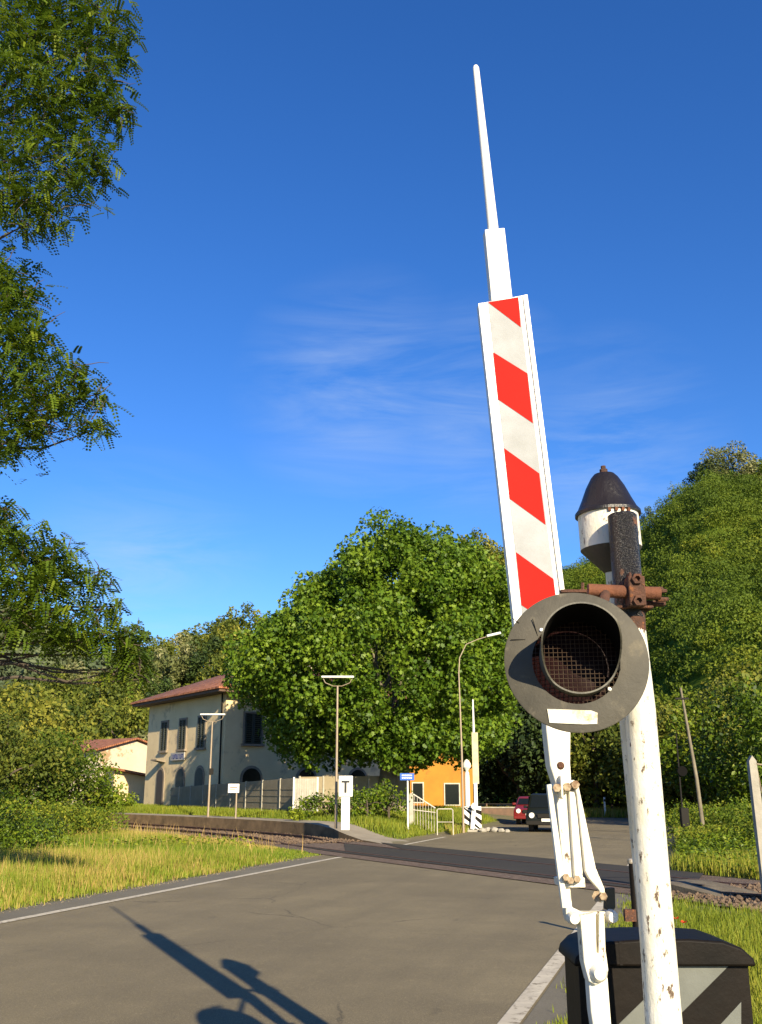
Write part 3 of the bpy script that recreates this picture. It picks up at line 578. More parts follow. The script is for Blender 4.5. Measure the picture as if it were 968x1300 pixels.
# ------------------------------------------------------------------ locust tree at the left
rng = np.random.default_rng(77)
t = thing('locust_tree', 'feathery locust tree whose branches reach in from the left edge', 'tree', (0, 0, 0))
trunk = (-10.3, 15.0); mb = MB(); mb.path([(trunk[0], trunk[1], -.4), (trunk[0], trunk[1], .5), (trunk[0]+.2, trunk[1]-.1, 4), (trunk[0]+.5, trunk[1]-.3, 8), (trunk[0]+.7, trunk[1]-.4, 12)], [.36, .27, .22, .16, .08], 12)
tips = []                                            # branch sprays: photo position, distance, spread
for px, py, d, k in ((150, 30, 13, .42), (160, 60, 13.2, .25), (120, 60, 13, .5), (80, 40, 13.4, .6), (40, 60, 13, .7), (160, 140, 13, .32), (120, 130, 13.3, .55), (70, 120, 13, .7), (20, 130, 13, .7), (140, 100, 13, .35),
        (120, 190, 13, .42), (80, 190, 13.4, .55), (30, 200, 13, .6), (105, 235, 13, .38), (60, 250, 13, .45), (15, 245, 13, .5), (75, 275, 13, .28), (135, 215, 13.4, .25), (10, 10, 13, .6), (60, 5, 13, .5), (40, 285, 13, .2), (118, 15, 13, .4),
        (5, 345, 12.5, .35), (10, 380, 12.5, .5), (35, 375, 12.6, .32), (20, 430, 12.5, .55), (45, 425, 12.5, .4), (15, 480, 12.5, .55), (60, 480, 12.7, .5), (100, 470, 12.5, .32), (95, 500, 12.6, .42), (120, 535, 12.5, .25), (60, 520, 12.5, .42), (20, 530, 12.5, .5), (5, 570, 12.5, .25), (130, 500, 12.7, .22), (128, 545, 12.7, .16), (30, 560, 12.5, .22),
        (10, 670, 13, .4), (30, 690, 13, .5), (70, 700, 13.3, .42), (95, 705, 13, .3), (20, 730, 13, .6), (60, 735, 13, .5), (100, 745, 13.2, .3), (128, 738, 13.4, .2), (145, 742, 13.4, .12), (30, 780, 13, .45), (70, 780, 13, .5), (110, 790, 13, .4), (140, 805, 13, .32), (165, 830, 13.2, .25), (110, 815, 13, .28), (80, 810, 13, .25), (160, 812, 13, .22), (170, 848, 13.2, .14), (20, 800, 13.2, .25), (10, 645, 13, .25), (184, 846, 13.2, .2), (178, 822, 13.2, .24), (150, 770, 13.2, .16), (158, 800, 13.2, .24), (192, 862, 13.2, .1), (135, 725, 13.3, .14), (150, 855, 13.3, .16), (130, 775, 13.2, .2)):
    tips.append((at(px-6, py, d), k*.86))
for i in range(115):                                  # the rest of the crown, left of the picture
    a = rng.random()*6.28; zz = rng.uniform(3.5, 13.5); rr_ = rng.uniform(.5, 3.9)*math.sqrt(max(.15, 1-((zz-8.5)/6.5)**2)); x_ = trunk[0]-.5+rr_*math.cos(a); y_ = trunk[1]+1.2+rr_*math.sin(a)
    tips.append((Vector((x_, y_, zz)), .75))
leafV = []; leafT = []
quad = np.array([(0, -.5), (.5, 0), (0, .5), (-.5, 0)])
for i, (p, k) in enumerate(tips):
    near = i < len(tips)-115
    root = Vector((trunk[0]+.3, trunk[1]-.2, max(2.5, min(11, p.z-1.2))))
    if i % 3 == 0 or k < .2: limb(mb, root, p, .06, .008, rng, .06, 7, .06)
    if near:
        for _ in range(5): limb(mb, p+Vector(rng.normal(size=3)*k*.1), p+Vector(rng.normal(size=3)*k*.75), .010, .003, rng, .03, 4, .15)
    if i % 3 and k >= .2: limb(mb, root.lerp(p, .55), p, .022, .006, rng, .05, 5, .07)
    nl = int((640 if near else 420)*k*k+30*k)
    for j in range(nl):
        q = np.array(p)+np.clip(rng.normal(size=3), -1.7, 1.7)*np.array([k*.55, k*.9, k*.42]); 
        if near and rng.random() < .0: continue
        dr = rng.normal(size=3); dr[2] = dr[2]*.4-.45; dr /= np.linalg.norm(dr); Ln = rng.uniform(.16, .30); side = np.cross(dr, [0, 0, 1]); side /= np.linalg.norm(side)+1e-6; upn = np.cross(side, dr)
        side = side*math.cos(.5)+upn*rng.normal()*.4; side /= np.linalg.norm(side)
        m_ = 7 if near else 4; tt = np.linspace(.12, 1, m_); th_ = rng.uniform(-.2, .2); base_t = .5+.17*rng.normal()
        droop = np.array([0, 0, -1])
        for sg in (-1, 1):
            c0 = q+dr*Ln*tt[:, None]+droop*(tt[:, None]**2)*Ln*.25; ln = (.066 if near else .10)*(1-.3*tt[:, None]); ax = side*sg*.9+dr*.4+droop*.15; ax /= np.linalg.norm(ax); wd = np.cross(ax, upn); wd = wd/(np.linalg.norm(wd)+1e-6)*(.020 if near else .026)
            a0 = c0+ax*.004; a1 = c0+ax*ln*.5+wd; a2 = c0+ax*ln; a3 = c0+ax*ln*.5-wd
            leafV.append(np.stack([a0, a1, a2, a3], 1).reshape(-1, 3)); leafT.append(np.clip(base_t+.06*rng.normal(size=m_), 0, 1))
np_mesh('crown', np.concatenate(leafV), 4, np.concatenate(leafT), M['leaf_locust'], t); mb.build('trunk', M['bark'], t)
# ------------------------------------------------------------------ grass
def blades(name, XY, z, h, wd, m, tint, rng, label, lean=.35):
    n = len(XY); a = rng.random(n)*6.28; d = np.stack([np.cos(a), np.sin(a), np.zeros(n)], 1); b = rng.random(n)*6.28; ld = np.stack([np.cos(b), np.sin(b), np.zeros(n)], 1)*(lean*h*rng.random(n))[:, None]
    P0 = np.column_stack([XY, z]); w2 = (wd*.5*(.6+.8*rng.random(n)))[:, None]; up = np.array([0, 0, 1.])
    m1 = P0+up*(h*.55)[:, None]+ld*.35; m2 = P0+up*h[:, None]+ld
    q1 = np.stack([P0-d*w2, P0+d*w2, m1+d*w2*.8, m1-d*w2*.8], 1); q2 = np.stack([m1-d*w2*.8, m1+d*w2*.8, m2+d*w2*.12, m2-d*w2*.12], 1)
    V = np.stack([q1, q2], 1).reshape(-1, 3)
    return tag(np_mesh(name, V, 4, np.repeat(np.clip(tint, 0, 1), 2), m), label, 'grass', kind='stuff')
rng = np.random.default_rng(90)
def sn(XY): return XY[:, 0]*TT.x+XY[:, 1]*TT.y, XY[:, 0]*TN.x+XY[:, 1]*TN.y
def ra(XY): return (XY[:, 0]-L0.x)*RN.x+(XY[:, 1]-L0.y)*RN.y
def vbend(s): return np.where(s < 30, 0, np.where(s < 62, -.0065*(s-30)**2, -.0065*1024-.416*(s-62)))
# left meadow
XY = np.column_stack([rng.uniform(-22, -1, 620000), rng.uniform(10, 48, 620000)]); XY[:, 1] = 10+(XY[:, 1]-10)**1.0
a = ra(XY); s, n_ = sn(XY); d_ = np.hypot(XY[:, 0], XY[:, 1]); k = (a < -.85+.16*snoise(XY[:, 0], XY[:, 1], 2.5, 2)+.10*rng.normal(size=len(XY))) & (n_ < 11.3+vbend(s)+.2*snoise(XY[:, 0], XY[:, 1], 2, 1)) & (XY[:, 0] > -.42*XY[:, 1]-1.5)
XY = XY[k]; a = a[k]; g = snoise(XY[:, 0], XY[:, 1], .45, 12); g2 = snoise(XY[:, 0], XY[:, 1], 1.6, 13)
h = (.20+.10*g+.12*rng.random(len(XY)))*np.clip((-.7-a)/.9, .35, 1)*(1+.5*(rng.random(len(XY)) < .05)); h = h*np.clip((11.3+vbend(s[k])-n_[k])/2.4, .28, 1); h = np.clip(h, .04, .6)
blades('meadow_grass', XY, np.zeros(len(XY)), h, .013, M['grass'], .50+.22*g2+.34*g+.20*rng.normal(size=len(XY)), rng, 'tall golden green meadow grass left of the road')
k2 = (rng.random(len(XY)) < .007) & (a < -1.3); X2 = XY[k2]
blades('seeding_stems', X2, np.zeros(len(X2)), (.28+.26*rng.random(len(X2))), .013, M['grass'], .95+.1*rng.normal(size=len(X2)), rng, 'taller dry seeding stems scattered in the meadow left of the road', .5)
# right verge
XY = np.column_stack([rng.uniform(.2, 9, 260000), rng.uniform(3, 19, 260000)]); a = ra(XY); s, n_ = sn(XY)
k = (a > 7.45+.12*snoise(XY[:, 0], XY[:, 1], 4, 2)-.09*np.abs(rng.normal(size=len(XY)))) & (n_ < 11.2+.15*snoise(XY[:, 0], XY[:, 1], 3, 1)) & (rng.random(len(XY)) < .25+.85*np.clip(7/XY[:, 1], 0, 1)) & ((n_ < 10.6) | (rng.random(len(XY)) < .3)); XY = XY[k]; a = a[k]
g = snoise(XY[:, 0], XY[:, 1], 1.1, 15)
h = np.clip(.085+.03*g+.07*rng.random(len(XY)), .02, .3)*np.clip((a-7.2)/.6, .5, 1)
blades('verge_grass', XY, np.zeros(len(XY)), h, .0085, M['grass_green'], .45+.22*g+.16*rng.normal(size=len(XY)), rng, 'short fresh grass around the barrier cabinet')
# station side
s_ = rng.uniform(26.6, 66, 150000); o_ = rng.uniform(1.4, 16, 150000); XY = np.column_stack([TT.x*s_+TN.x*(15.2+o_+vbend(s_)), TT.y*s_+TN.y*(15.2+o_+vbend(s_))]); a = ra(XY); k = (a < -.9) & (XY[:, 1] < 66); XY = XY[k]; s_ = s_[k]; o_ = o_[k]; a = a[k]
z = .006+.45*sm01((s_-26.5)/7)*sm01((-a-.5)/3.2); g = snoise(XY[:, 0], XY[:, 1], .8, 17)
h = np.clip(.20+.09*g+.14*rng.random(len(XY)), .04, .5)*np.clip((o_-1.2)/.8, .3, 1)*np.clip((-a-.6)/1.0, .3, 1)
blades('station_grass', XY, z, h, .028, M['grass_green'], .42+.2*g+.15*rng.normal(size=len(XY)), rng, 'lush green grass behind the platform path')
# right bank beyond the track
def zbank(x, y):
    n_ = x*TN.x+y*TN.y; a = (x-L0.x)*RN.x+(y-L0.y)*RN.y; return 1.0*sm01((n_-16)/8)*sm01((a-8.6)/4.5)
grid('bank', lambda x, y: (x, y, .003+float(zbank(x, y)) if float(zbank(x, y)) > .002 else -.05), list(np.arange(4, 40, 1.0)), list(np.arange(6, 62, 1.0)), M['ground'])
XY = np.column_stack([rng.uniform(4, 22, 260000), rng.uniform(12, 50, 260000)]); a = ra(XY); s, n_ = sn(XY); k = (a > 7.9) & (n_ > 15.3) & ((a > 12) | (XY[:, 1] < 44)) & (XY[:, 0] < .5*XY[:, 1]+2); XY = XY[k]; g = snoise(XY[:, 0], XY[:, 1], .6, 19)
blades('bank_grass', XY, zbank(XY[:, 0], XY[:, 1]), np.clip(.16+.12*g+.18*rng.random(len(XY)), .04, .6), .014, M['grass_green'], .50+.30*g+.2*rng.normal(size=len(XY)), rng, 'rough grass and weeds on the right bank behind the rails')
# strip behind the junction
XY = np.column_stack([rng.uniform(2, 26, 40000), rng.uniform(60, 72, 40000)]); b_ = (XY[:, 0]-L0.x)*RD.x+(XY[:, 1]-L0.y)*RD.y; a = ra(XY); k = (b_ > 51.5-.035*np.abs(a)); XY = XY[k]
blades('roadside_grass', XY, np.zeros(len(XY)), .25+.3*rng.random(len(XY)), .05, M['grass'], .6+.2*rng.normal(size=len(XY)), rng, 'dry grass strip along the far side of the junction')
# traffic island of weeds at the far barrier foot
XY = np.column_stack([rng.uniform(2.6, 5.0, 6000), rng.uniform(37, 43.5, 6000)]); a = ra(XY); k = a < -.15; XY = XY[k]
blades('island_grass', XY, np.zeros(len(XY)), .12+.2*rng.random(len(XY)), .035, M['grass'], .55+.2*rng.normal(size=len(XY)), rng, 'yellowish weeds around the foot of the far barrier')
# broad leaved weeds on right bank, brambles among the meadow, weeds between rails
def weeds(name, XY, z, m, rng, ls, h, label, base=.55):
    n = len(XY); P = np.column_stack([XY, z+h*rng.random(n)]); nn_ = rng.normal(size=(n, 3))*.6; nn_[:, 2] += 1
    return tag(np_mesh(name, cards(P, nn_, ls*(.5+rng.random(n)), LEAF_OVAL, rng), 6, np.clip(base+.2*rng.normal(size=n), 0, 1), m), label, 'weeds', kind='stuff')
XY = np.column_stack([rng.uniform(4, 18, 130000), rng.uniform(14, 40, 130000)]); a = ra(XY); s, n_ = sn(XY); k = (a > 8) & (n_ > 15.4) & (snoise(XY[:, 0], XY[:, 1], .7, 4) > -.25) & (XY[:, 0] < .5*XY[:, 1]+2); XY = XY[k]
weeds('bank_weeds', XY, zbank(XY[:, 0], XY[:, 1]), M['leaf_bush'], rng, .075, .4*(1+.5*snoise(XY[:, 0], XY[:, 1], .8, 6)), 'broad leaved weeds on the right bank', .6)
XY = np.column_stack([rng.uniform(-18, -2, 26000), rng.uniform(20, 42, 26000)]); a = ra(XY); s, n_ = sn(XY); k = (a < -1.6) & (n_ < 10.8+vbend(s)) & (snoise(XY[:, 0], XY[:, 1], .6, 24)+(XY[:, 1]-32)*.05 > .15); XY = XY[k]
weeds('meadow_weeds', XY, 0, M['leaf_bush'], rng, .10, .35, 'green leafy weeds scattered through the meadow', .65)
XY = np.column_stack([rng.uniform(.5, 7, 5000), rng.uniform(3.5, 14, 5000)]); a = ra(XY); s, n_ = sn(XY); k = (a > 7.6) & (n_ < 10.8) & (snoise(XY[:, 0], XY[:, 1], 1.5, 26) > .1); XY = XY[k]
weeds('verge_weeds', XY, 0, M['leaf_bush'], rng, .035, .08, 'small leafy weeds in the verge grass', .6)
# ------------------------------------------------------------------ station building
UA, UB = Vector((-.575, .818, 0)), Vector((.818, .575, 0))               # along the trackside front, along the end wall
SC = Vector((-8.5, 54, .45)); RA = math.atan2(UA.y, UA.x)
def fr(o, ex, ey):                                                      # frame: local x along ex, local -y looks outwards
    m = Matrix.Identity(4); ez = Vector((0, 0, 1))
    for i, e in enumerate((ex, ey, ez)):
        for j in range(3): m[j][i] = e[j]
    m.translation = o; return m
M['stucco_sign'] = mat('old_name_board', (.42, .40, .35), .7, var=(.34, .32, .28), vscale=4)
t = thing('station_building', 'two storey cream station building with red tiled hip roof and dark shutters', 'building', SC)
LEN, DEP, EH = 10.9, 11.5, 6.3
def loc(a, b, z=0): return UA*a+UB*b+Vector((0, 0, z))
mb = MB(); vs = [loc(a, b, z) for z in (-.5, EH) for a, b in ((0, 0), (LEN, 0), (LEN, DEP), (0, DEP))]
mb.add(vs, [(0, 1, 2, 3), (7, 6, 5, 4), (0, 4, 5, 1), (1, 5, 6, 2), (2, 6, 7, 3), (3, 7, 4, 0)]); mb.build('wall', M['plaster'], t)
mb = MB(); e = .85
for z0, z1, e_ in ((EH-.02, EH+.12, e),):
    vs = [loc(a, b, z) for z in (z0, z1) for a, b in ((-e_, -e_), (LEN+e_, -e_), (LEN+e_, DEP+e_), (-e_, DEP+e_))]
    mb.add(vs, [(3, 2, 1, 0), (4, 5, 6, 7), (0, 1, 5, 4), (1, 2, 6, 5), (2, 3, 7, 6), (3, 0, 4, 7)])
mb.build('eaves', M['soffit'], t)
e = .95; rz_, rh = EH+.125, 2.6
vs = [loc(-e, -e, rz_), loc(LEN+e, -e, rz_), loc(LEN+e, DEP+e, rz_), loc(-e, DEP+e, rz_), loc(5.0, DEP/2, rz_+rh), loc(LEN-5.0, DEP/2, rz_+rh)]
vs2 = [v+Vector((0, 0, .10)) for v in vs]
mb = MB(); mb.add(vs[:4]+vs2, [(3, 2, 1, 0), (0, 1, 5, 4), (1, 2, 6, 5), (2, 3, 7, 6), (3, 0, 4, 7), (4, 5, 9, 8), (5, 6, 9), (6, 7, 8, 9), (7, 4, 8)])
rf = mb.build('roof', M['tile'], t)
for a, b, h in ((5.2, 3.8, 1.25), (3.2, 3.0, 1.15), (6, 9, 1.1)):
    zb = rz_+min(rh, rh*(b+e)/(DEP/2+e) if b < DEP/2 else rh*(DEP+e-b)/(DEP/2+e)); mb = MB(); q = loc(a, b, zb+h/2-.25)
    mb.box(q, (.48, .48, h+.3), RA); mb.box(q+Vector((0, 0, h/2+.16)), (.62, .62, .09), RA); mb.box(q+Vector((0, 0, h/2+.30)), (.4, .4, .2), RA)
    ch = mb.build('chimney', M['plaster2'], t); ch.parent = rf
FA = fr(Vector((0, 0, 0)), UA, UB); FB = fr(Vector((0, 0, 0)), UB, UA)     # outward = -y in both
def window(F, x, z0, z1, wd, arched=False, door=False, shut=True):
    mb = MB(); mb.box(F @ Vector((x, -.04, z0-.06)), (wd+.35, .22, .12), M=F.to_3x3().to_4x4())
    if arched:
        n_ = 10; out_ = [(x-wd/2-.14, z0), (x-wd/2-.14, z1-wd/2)]+[(x-(wd/2+.14)*math.cos(math.pi*k/n_), z1-wd/2+(wd/2+.14)*math.sin(math.pi*k/n_)) for k in range(1, n_)]+[(x+wd/2+.14, z1-wd/2), (x+wd/2+.14, z0)]
        mb.prism(out_, .06, F @ Matrix.Translation((0, -.055, 0)))
        inn = [(x-wd/2, z0+.01), (x-wd/2, z1-wd/2)]+[(x-(wd/2)*math.cos(math.pi*k/n_), z1-wd/2+(wd/2)*math.sin(math.pi*k/n_)) for k in range(1, n_)]+[(x+wd/2, z1-wd/2), (x+wd/2, z0+.01)]
        f = mb.build('doorway' if door else 'window', M['stone_trim'], t); g = MB().prism(inn, .03, F @ Matrix.Translation((0, -.075, 0))).build('door_leaf' if door else 'pane', M['door'] if door else M['shutter'] if F is FA else M['glass'], t); g.parent = f
        return
    for sx in (-1, 1): mb.box(F @ Vector((x+sx*(wd/2+.05), -.03, (z0+z1)/2)), (.1, .08, z1-z0), M=F.to_3x3().to_4x4())
    mb.box(F @ Vector((x, -.035, z1+.05)), (wd+.2, .09, .1), M=F.to_3x3().to_4x4())
    f = mb.build('window', M['stone_trim'], t)
    for sx in (-1, 1):
        g = MB(); cx = x+sx*wd/4; R3 = F.to_3x3().to_4x4()
        for s2 in (-1, 1): g.box(F @ Vector((cx+s2*(wd/4-.05), -.06, (z0+z1)/2)), (.07, .05, z1-z0-.02), M=R3)
        k = int((z1-z0)/.11)
        for i in range(k): g.box(F @ Vector((cx, -.05, z0+.06+i*(z1-z0-.1)/(k-1))), (wd/2-.14, .035, .07), M=R3 @ Matrix.Rotation(R_(28), 4, 'X'))
        s_ = g.build('shutter', M['shutter'], t); s_.parent = f
    g = MB().box(F @ Vector((x, -.012, (z0+z1)/2)), (wd, .02, z1-z0), M=F.to_3x3().to_4x4()).build('pane', M['glass'], t); g.parent = f
for x in (2.9, 5.5, 8.2): window(FA, x, 3.45, 5.15, .9)
window(FA, 8.4, .05, 2.35, .9, True, True); window(FA, 5.5, .9, 2.35, .95, True); window(FA, 2.9, .9, 2.35, .95, True)
for x in (1.7, 5.2, 8.7): window(FB, x, 3.6, 5.25, 1.05); window(FB, x, .7, 2.3, 1.1, True)
MB().path([loc(.25, -.12, 6.3), loc(.25, -.12, 5.9), loc(.25, -.08, .3)], [.05]*3, 8).build('downpipe', M['iron'], t)
mb = MB(); R3 = FA.to_3x3().to_4x4(); mb.box(FA @ Vector((8.3, -.3, 2.85)), (.9, .6, .08), M=R3 @ Matrix.Rotation(R_(-10), 4, 'X')); mb.build('door_canopy', M['stone_trim'], t)
mb = MB(); mb.box(FA @ Vector((5.9, -.09, 3.05)), (1.95, .06, .44), M=R3, mi=0); 
xx = 6.6
for k, (w_, h_) in enumerate(((.20, .26), (.2, .26), (.12, .26), (.22, .26), (.2, .26), (.2, .26), (.1, .26))):
    xx_ = FA @ Vector((5.15+k*.25, -.125, 3.05))
    mb.box(xx_+UA*(-w_/2+.03), (.05, .008, h_), M=R3, mi=1)
    if k not in (2, 6): mb.box(xx_+UA*(w_/2-.03), (.05, .008, h_*(.6+.4*(k % 2))), M=R3, mi=1)
    if k % 2 == 0: mb.box(xx_+Vector((0, 0, h_/2-.02)), (w_, .008, .045), M=R3, mi=1)
    else: mb.box(xx_-Vector((0, 0, h_/2-.02)), (w_, .008, .045), M=R3, mi=1)
mb.build('name_board', [M['stucco_sign'], M['navy']], t)
MB().box(FA @ Vector((0, -.02, 3.02)) + UA*LEN/2, (LEN, .05, .12), M=R3).build('string_course', M['stone_trim'], t) if False else None
# ------------------------------------------------------------------ small tiled house and its annex
def gable_house(name, label, o, ex, ey, W, D_, H, RH, wallm, wins=()):
    t = thing(name, label, 'house', o); F = fr(Vector((0, 0, 0)), ex, ey)           # gable wall spans local x, ridge runs along local +y
    mb = MB(); P = [(-W/2, -.6), (W/2, -.6), (W/2, H), (0, H+RH), (-W/2, H)]; mb.prism(P, D_, F); mb.build('wall', wallm, t)
    for sx in (-1, 1):
        q = [(0, H+RH+.03), (sx*(W/2+.45), H-RH*.45/(W/2)+.03), (sx*(W/2+.45), H-RH*.45/(W/2)+.15), (0, H+RH+.15)]
        if sx < 0: q = q[::-1]
        MB().prism(q, D_+.7, F @ Matrix.Translation((0, -.35, 0))).build('roof_slope', M['tile'], t)
    for x, z0, z1, w_ in wins:
        R3 = F.to_3x3().to_4x4(); mb = MB().box(F @ Vector((x, -.03, (z0+z1)/2)), (w_+.14, .07, z1-z0+.14), M=R3); f = mb.build('window', M['rail_paint'], t)
        g = MB().box(F @ Vector((x, -.06, (z0+z1)/2)), (w_, .05, z1-z0), M=R3).build('pane', M['glass'], t); g.parent = f
    return t
ex = Vector((.60, .80, 0)); ey = Vector((-.80, .60, 0))
hp = Vector((gx(166, 76), 76, 0))
gable_house('tiled_house', 'small cream house with orange tiled gable roof left of the station', hp, ex, ey, 6.6, 9, 4.45, .85, M['plaster2'])
t = thing('annex', 'low plastered annex with a tiled lean-to roof between bushes and station', 'building', (gx(172, 70), 70, 0))
F = fr(Vector((0, 0, 0)), Vector((.9, .43, 0)).normalized(), Vector((-.43, .9, 0)).normalized()); R3 = F.to_3x3().to_4x4()
MB().prism([(-1.6, -.4), (1.6, -.4), (1.6, 2.3), (-1.6, 2.9)], 3.4, F).build('wall', M['plaster'], t)
MB().prism([(-2.0, 3.0), (2.1, 2.28), (2.1, 2.42), (-2.0, 3.14)], 4.4, F @ Matrix.Translation((0, -.6, 0))).build('roof', M['tile'], t)
# ------------------------------------------------------------------ orange house
t = gable_house('orange_house', 'orange painted house seen below the plane tree crown', Vector((gx(561, 62), 62, 0)), Vector((1, 0, 0)), Vector((0, 1, 0)), 3.9, 8, 4.4, 1.2, M['orange'],
                ((.65, .75, 1.95, .85), (-1.45, .9, 2.0, .6)))
# ------------------------------------------------------------------ station fence
t = thing('panel_fence', 'grey panel fence running in front of the station', 'fence', (0, 0, 0))
pts = [at(213, 1028, 60), at(361, 1029, 45)]
def fence_run(a, b, zb0, zb1, zt0, zt1, n_, m, wd=.05):
    for i in range(n_):
        t0, t1 = i/n_, (i+1)/n_; p, q = a.lerp(b, t0), a.lerp(b, t1); d = (q-p); rz = math.atan2(d.y, d.x)
        b0, b1, c0, c1 = zb0+(zb1-zb0)*t0, zb0+(zb1-zb0)*t1, zt0+(zt1-zt0)*t0, zt0+(zt1-zt0)*t1; L_ = math.hypot(d.x, d.y)
        F = fr(Vector((p.x, p.y, 0)), Vector((d.x, d.y, 0)).normalized(), Vector((-d.y, d.x, 0)).normalized()); mb = MB()
        mb.prism([(.04, b0), (L_-.04, b1), (L_-.04, c1), (.04, c0)], .04, F)
        for k in range(5): zz = .15+k*.28; mb.prism([(.05, b0+zz), (L_-.05, b1+zz), (L_-.05, b1+zz+.05), (.05, b0+zz+.05)], .012, F @ Matrix.Translation((0, -.014, 0)))
        mb.build('fence_panel', m, t)
        MB().box((p.x, p.y, (b0+c0)/2), (.07, .07, c0-b0+.06), rz).build('fence_post', M['fence_post'], t)
A_ = Vector((gx(213, 60), 60, 0)); B_ = Vector((gx(380, 43.5), 43.5, 0)); C_ = Vector((gx(522, 47), 47, 0))
fence_run(A_, B_, .3, .35, 1.72, 2.12, 9, M['fence']); fence_run(B_, C_, .35, .35, 2.15, 2.25, 5, M['fence'])
# pale corrugated panel at the fence corner
t = thing('pale_fence_panel', 'pale upright board panel standing at the corner of the grey fence', 'fence', (gx(388, 42.6), 42.6, .4)); mb = MB()
for k in range(9): mb.box((-.42+k*.1, .012*(k % 2), .84), (.092, .03, 1.66))
mb.build('board_panel', M['fence_post'], t)
for sx in (-.5, .5): MB().box((sx, 0, .85), (.07, .07, 1.75)).build('post', M['signwhite'], t)
# ------------------------------------------------------------------ platform lamps and signs
def plat_lamp(px, d, top, label):
    q = Vector((gx(px, d), d, 0)); z = .48; t = thing('platform_lamp', label, 'street lamp', (q.x, q.y, z), 0, 'platform lamps'); H = top-z
    MB().path([(0, 0, -.1), (0, 0, H-.1)], [.05, .034], 10).build('pole', M['galv'], t)
    mb = MB(); mb.path([(-.5, 0, H+.17), (-.42, 0, H+.02), (-.15, 0, H-.09), (.15, 0, H-.09), (.42, 0, H+.02), (.5, 0, H+.17)], [.014]*6, 6); mb.build('bracket', M['galv'], t)
    mb = MB(); mb.box((0, 0, H+.22), (1.12, .16, .07)); mb.build('lamp_head', M['lamp_white'], t, bevel=.02)
    if px < 300: MB().box((.06, -.02, H*.46), (.16, .12, .26)).build('junction_box', M['iron'], t)
plat_lamp(427, 33.6, 5.12, 'tall thin lamp post with flat white head beside the T sign'); plat_lamp(265, 44, 4.62, 'thin lamp post with flat white head in front of the station front')
t = thing('platform_sign', 'small square white notice board on a thin post by the fence', 'sign', (gx(300, 42), 42, .45)); MB().path([(0, 0, -.1), (0, 0, 1.35)], [.035, .035], 8).build('post', M['galv'], t)
mb = MB(); mb.box((-.12, -.05, 1.22), (.46, .03, .36)); mb.box((-.12, -.068, 1.26), (.32, .006, .05), mi=1); mb.box((-.16, -.068, 1.16), (.22, .006, .04), mi=1); mb.build('notice_board', [M['signwhite'], M['stone_trim']], t, bevel=.004)
t = thing('letter_sign', 'white box sign with a black letter T on a white pedestal', 'sign', (gx(439, 33.1), 33.1, .42)); MB().box((0, 0, .46), (.28, .12, 1.06)).build('pedestal', M['signwhite'], t, bevel=.01)
mb = MB(); mb.box((0, 0, 1.30), (.46, .2, .66)); mb.build('sign_box', M['signwhite'], t, bevel=.015)
mb = MB(); mb.box((0, -.115, 1.45), (.26, .02, .06)); mb.prism([(-.035, 1.10), (.035, 1.10), (.035, 1.421), (-.035, 1.421)], .02, Matrix.Translation((0, -.125, 0))); mb.build('letter', M['signblack'], t)
t = thing('blue_sign', 'small blue direction sign with white writing on a thin white post', 'sign', (gx(518, 37), 37, .35)); MB().path([(0, 0, -.3), (0, 0, 1.82)], [.035, .03], 8).build('post', M['signwhite'], t)
mb = MB(); mb.box((-.02, -.05, 1.72), (.52, .03, .25)); rngs = random.Random(3); x_ = -.2
for r_ in range(2):
    x_ = -.21
    while x_ < .16: w_ = rngs.uniform(.025, .06); mb.box((x_+w_/2, -.068, 1.77-r_*.09), (w_, .006, .05), mi=1); x_ += w_+.018
mb.build('sign_plate', [M['blue'], M['signwhite']], t, bevel=.004)
# white metal railings
t = thing('white_railing', 'white metal railing with sloping top rail next to the blue sign', 'railing', (0, 0, 0)); d = 38.5
def px3(x, y, d): return at(x, y, d)
P0, P1, P2_ = px3(523, 1007, d), px3(553, 1026, d), px3(523, 1036, d)
base = .02
MB().box((P0.x-.02, d, P0.z*.5+.0), (.16, .12, P0.z)).build('post', M['fence_post'], t)
mb = MB(); mb.tube(P0, P1, .024, .024, 8); mb.build('top_rail', M['rail_paint'], t)
zb = px3(540, 1028, d).z; mb = MB(); mb.tube((P0.x, d, zb), (P1.x, d, zb-.1), .016, .016, 8); mb.build('middle_rail', M['rail_paint'], t)
for k in range(1, 9):
    q = P0.lerp(P1, k/8.5); MB().tube((q.x, d, .1), (q.x, d, q.z), .009, .009, 6).build('baluster', M['rail_paint'], t)
t = thing('tube_barrier', 'low white tubular barrier right of the sloping railing', 'railing', (0, 0, 0)); a0, a1 = gx(555, 37.6), gx(575, 37.6); zt = at(560, 1027, 37.6).z
mb = MB(); mb.path([(a0, 37.6, -.05), (a0, 37.6, zt-.04), (a0+.04, 37.6, zt), (a1-.04, 37.6, zt), (a1, 37.6, zt-.04), (a1, 37.6, -.05)], [.018]*6, 8); mb.build('frame', M['rail_paint'], t); MB().tube((a0, 37.6, zt*.5), (a1, 37.6, zt*.5), .012, .012, 8).build('middle_rail', M['rail_paint'], t)
# street lamp in front of the plane tree
q = Vector((gx(588, 39.6), 39.6, 0)); t = thing('street_lamp', 'tall slender street lamp curving over in front of the plane tree', 'street lamp', q)
zt = at(590, 835, 39.6).z; ztop = at(640, 805, 39.6).z
MB().path([(0, 0, -.2), (0, 0, 3), (-.05, 0, zt-.6), (0.0, 0, zt), (.28, 0, zt+.55), (.75, 0, ztop-.22), (1.15, 0, ztop-.1)], [.05, .042, .028, .024, .02, .018, .016], 10).build('pole', M['galv'], t)
mb = MB(); mb.box((1.42, 0, ztop-.02), (.6, .18, .10), M=Matrix.Rotation(R_(-13), 4, 'Y')); mb.build('lamp_head', M['lamp_white'], t, bevel=.03)
